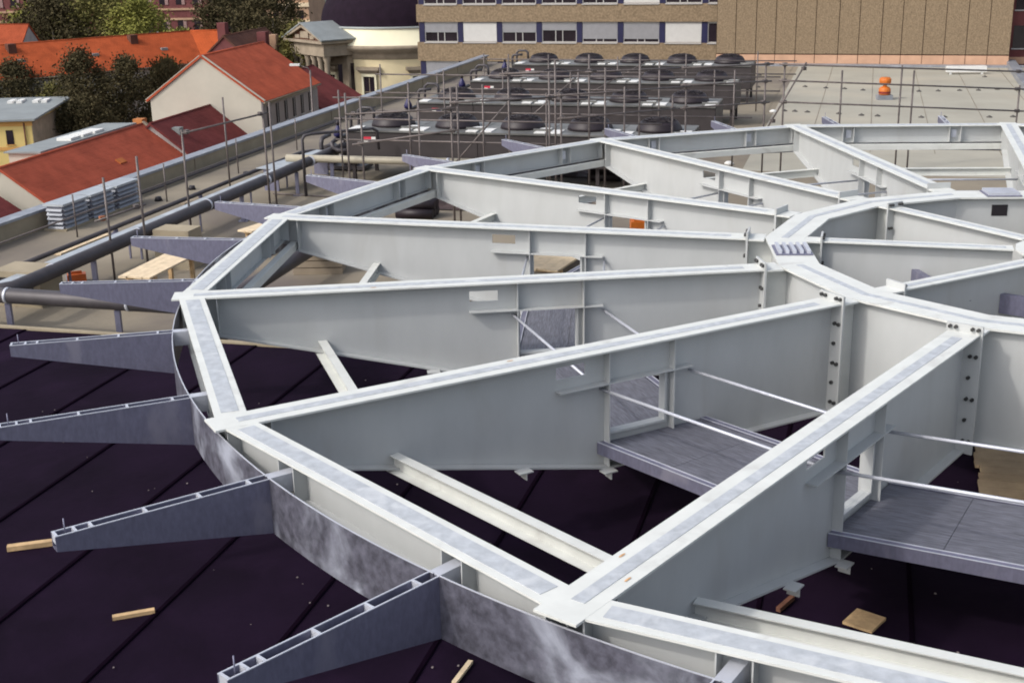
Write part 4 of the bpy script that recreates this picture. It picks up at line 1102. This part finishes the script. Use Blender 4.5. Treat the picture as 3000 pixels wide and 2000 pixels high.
# ================================================================== TREES
def tree(label, x, y, zt, zlow, rx, mt, n=46, leaf=.34, seed=1, per=115, column=False, group='trees between the houses', zb=ZG):
    rg = random.Random(seed)
    o = thing('tree', label, 'tree', (x, y, zb), 0, group)
    H = zt - zb; zl = zlow - zb
    tr = MB().cyl((0, 0, 0), (.15, .1, zl + (H - zl) * .55), .28, 8, .1)
    for k in range(7):
        a = rg.uniform(0, 6.28); zz = zl + (H - zl) * rg.uniform(-.05, .4)
        tr.cyl((.05, .03, zz), (rx * .65 * math.cos(a), rx * .65 * math.sin(a), zz + (H - zl) * rg.uniform(.15, .4)), .1, 6, .03)
    tr.build('trunk', BARK, o)
    cr = MB()
    for k in range(n):
        a = rg.uniform(0, 6.28); h = rg.uniform(0, 1) ** .9
        prof = (math.sin(math.pi * min(1, .12 + h * .9)) ** .7) if not column else (1 - h * .75)
        rr = rx * prof * math.sqrt(rg.uniform(.15, 1))
        c = Vector((rr * math.cos(a), rr * math.sin(a), zl + (H - zl) * h))
        s = rx * rg.uniform(.16, .34)
        for j in range(per):
            d = Vector((rg.gauss(0, 1), rg.gauss(0, 1), rg.gauss(0, .8))) * s * .62
            p = c + d
            u = Vector((rg.gauss(0, 1), rg.gauss(0, 1), rg.gauss(0, 1))).normalized()
            v = u.orthogonal().normalized()
            l = leaf * .72 * rg.uniform(.5, 1.2)
            if column: u = (u * .4 + Vector((0, 0, 1))).normalized(); v = u.orthogonal().normalized()
            cr.face([p - u * l * .6, p + v * l * .35, p + u * l * .6, p - v * l * .35])
    cr.build('crown', mt, o)
    return o
T = [('tall dark tree in front of the long orange roof, left of the white house', -36.4, 112, -4.9, -13.5, 3.0, LEAFD, 130, .30),
     ('dark slender tree right beside the white gable wall', -30.6, 117, -6.3, -14, 2.6, LEAFD, 110, .30),
     ('dark tree between the two tall ones left of the white house', -33.4, 115, -5.9, -14, 2.7, LEAFD, 110, .30),
     ('pale stemmed olive tree before the end of the orange row', -32.0, 122.5, -6.6, -13, 2.3, LEAFM, 60, .3),
     ('dark bushy tree behind the yellow house at the left edge', -46.5, 123, -6.9, -13.5, 3.6, LEAFD, 120, .32),
     ('low brownish tree right of the yellow house roof', -41.0, 118, -8.2, -14, 2.2, LEAFM, 60, .3),
     ('dark tree beside the yellow house wall', -35.2, 107.5, -7.8, -15, 2.6, LEAFD, 110, .3),
     ('broad dark tree behind the orange roof at left', -56, 163, -2.5, -11, 5.2, LEAFD, 90, .5),
     ('large olive green tree behind the middle of the orange roof', -50.5, 166, -1.8, -11, 5.6, LEAFM, 100, .5),
     ('bright yellow green tree behind the orange roof before the brick building', -43.8, 158, -2.6, -10, 3.8, LEAFL, 80, .45),
     ('low light green bushes behind the orange roof near the van', -38.8, 156, -6.2, -10, 2.6, LEAFL, 50, .4),
     ('big dark tree behind the brown roof', -33.8, 163, -2.0, -9.5, 4.8, LEAFD, 90, .45),
     ('dark tree left of the dome', -24.8, 140, -.8, -8, 3.6, LEAFD, 80, .4),
     ('olive bushy tree behind the pediment of the portico', -20.6, 131, -4.2, -9, 2.6, LEAFM, 60, .35),
     ('olive tree between the brown roof and the stone building', -26.5, 148, -5.0, -10, 3.2, LEAFM, 60, .4),
     ('green tree at the top left corner before the brick building', -66, 185, -5.2, -11, 5.0, LEAFL, 70, .5),
     ('dark tree in front of the left part of the brick building', -59.5, 178, -3.0, -11, 4.0, LEAFD, 70, .5)]
for k, (lab, x, y, zt, zl, rx, mt, n, lf) in enumerate(T):
    tree(lab, x, y, zt, zl, rx, mt, n, lf, seed=k + 11, column=(k in (1, 3)))
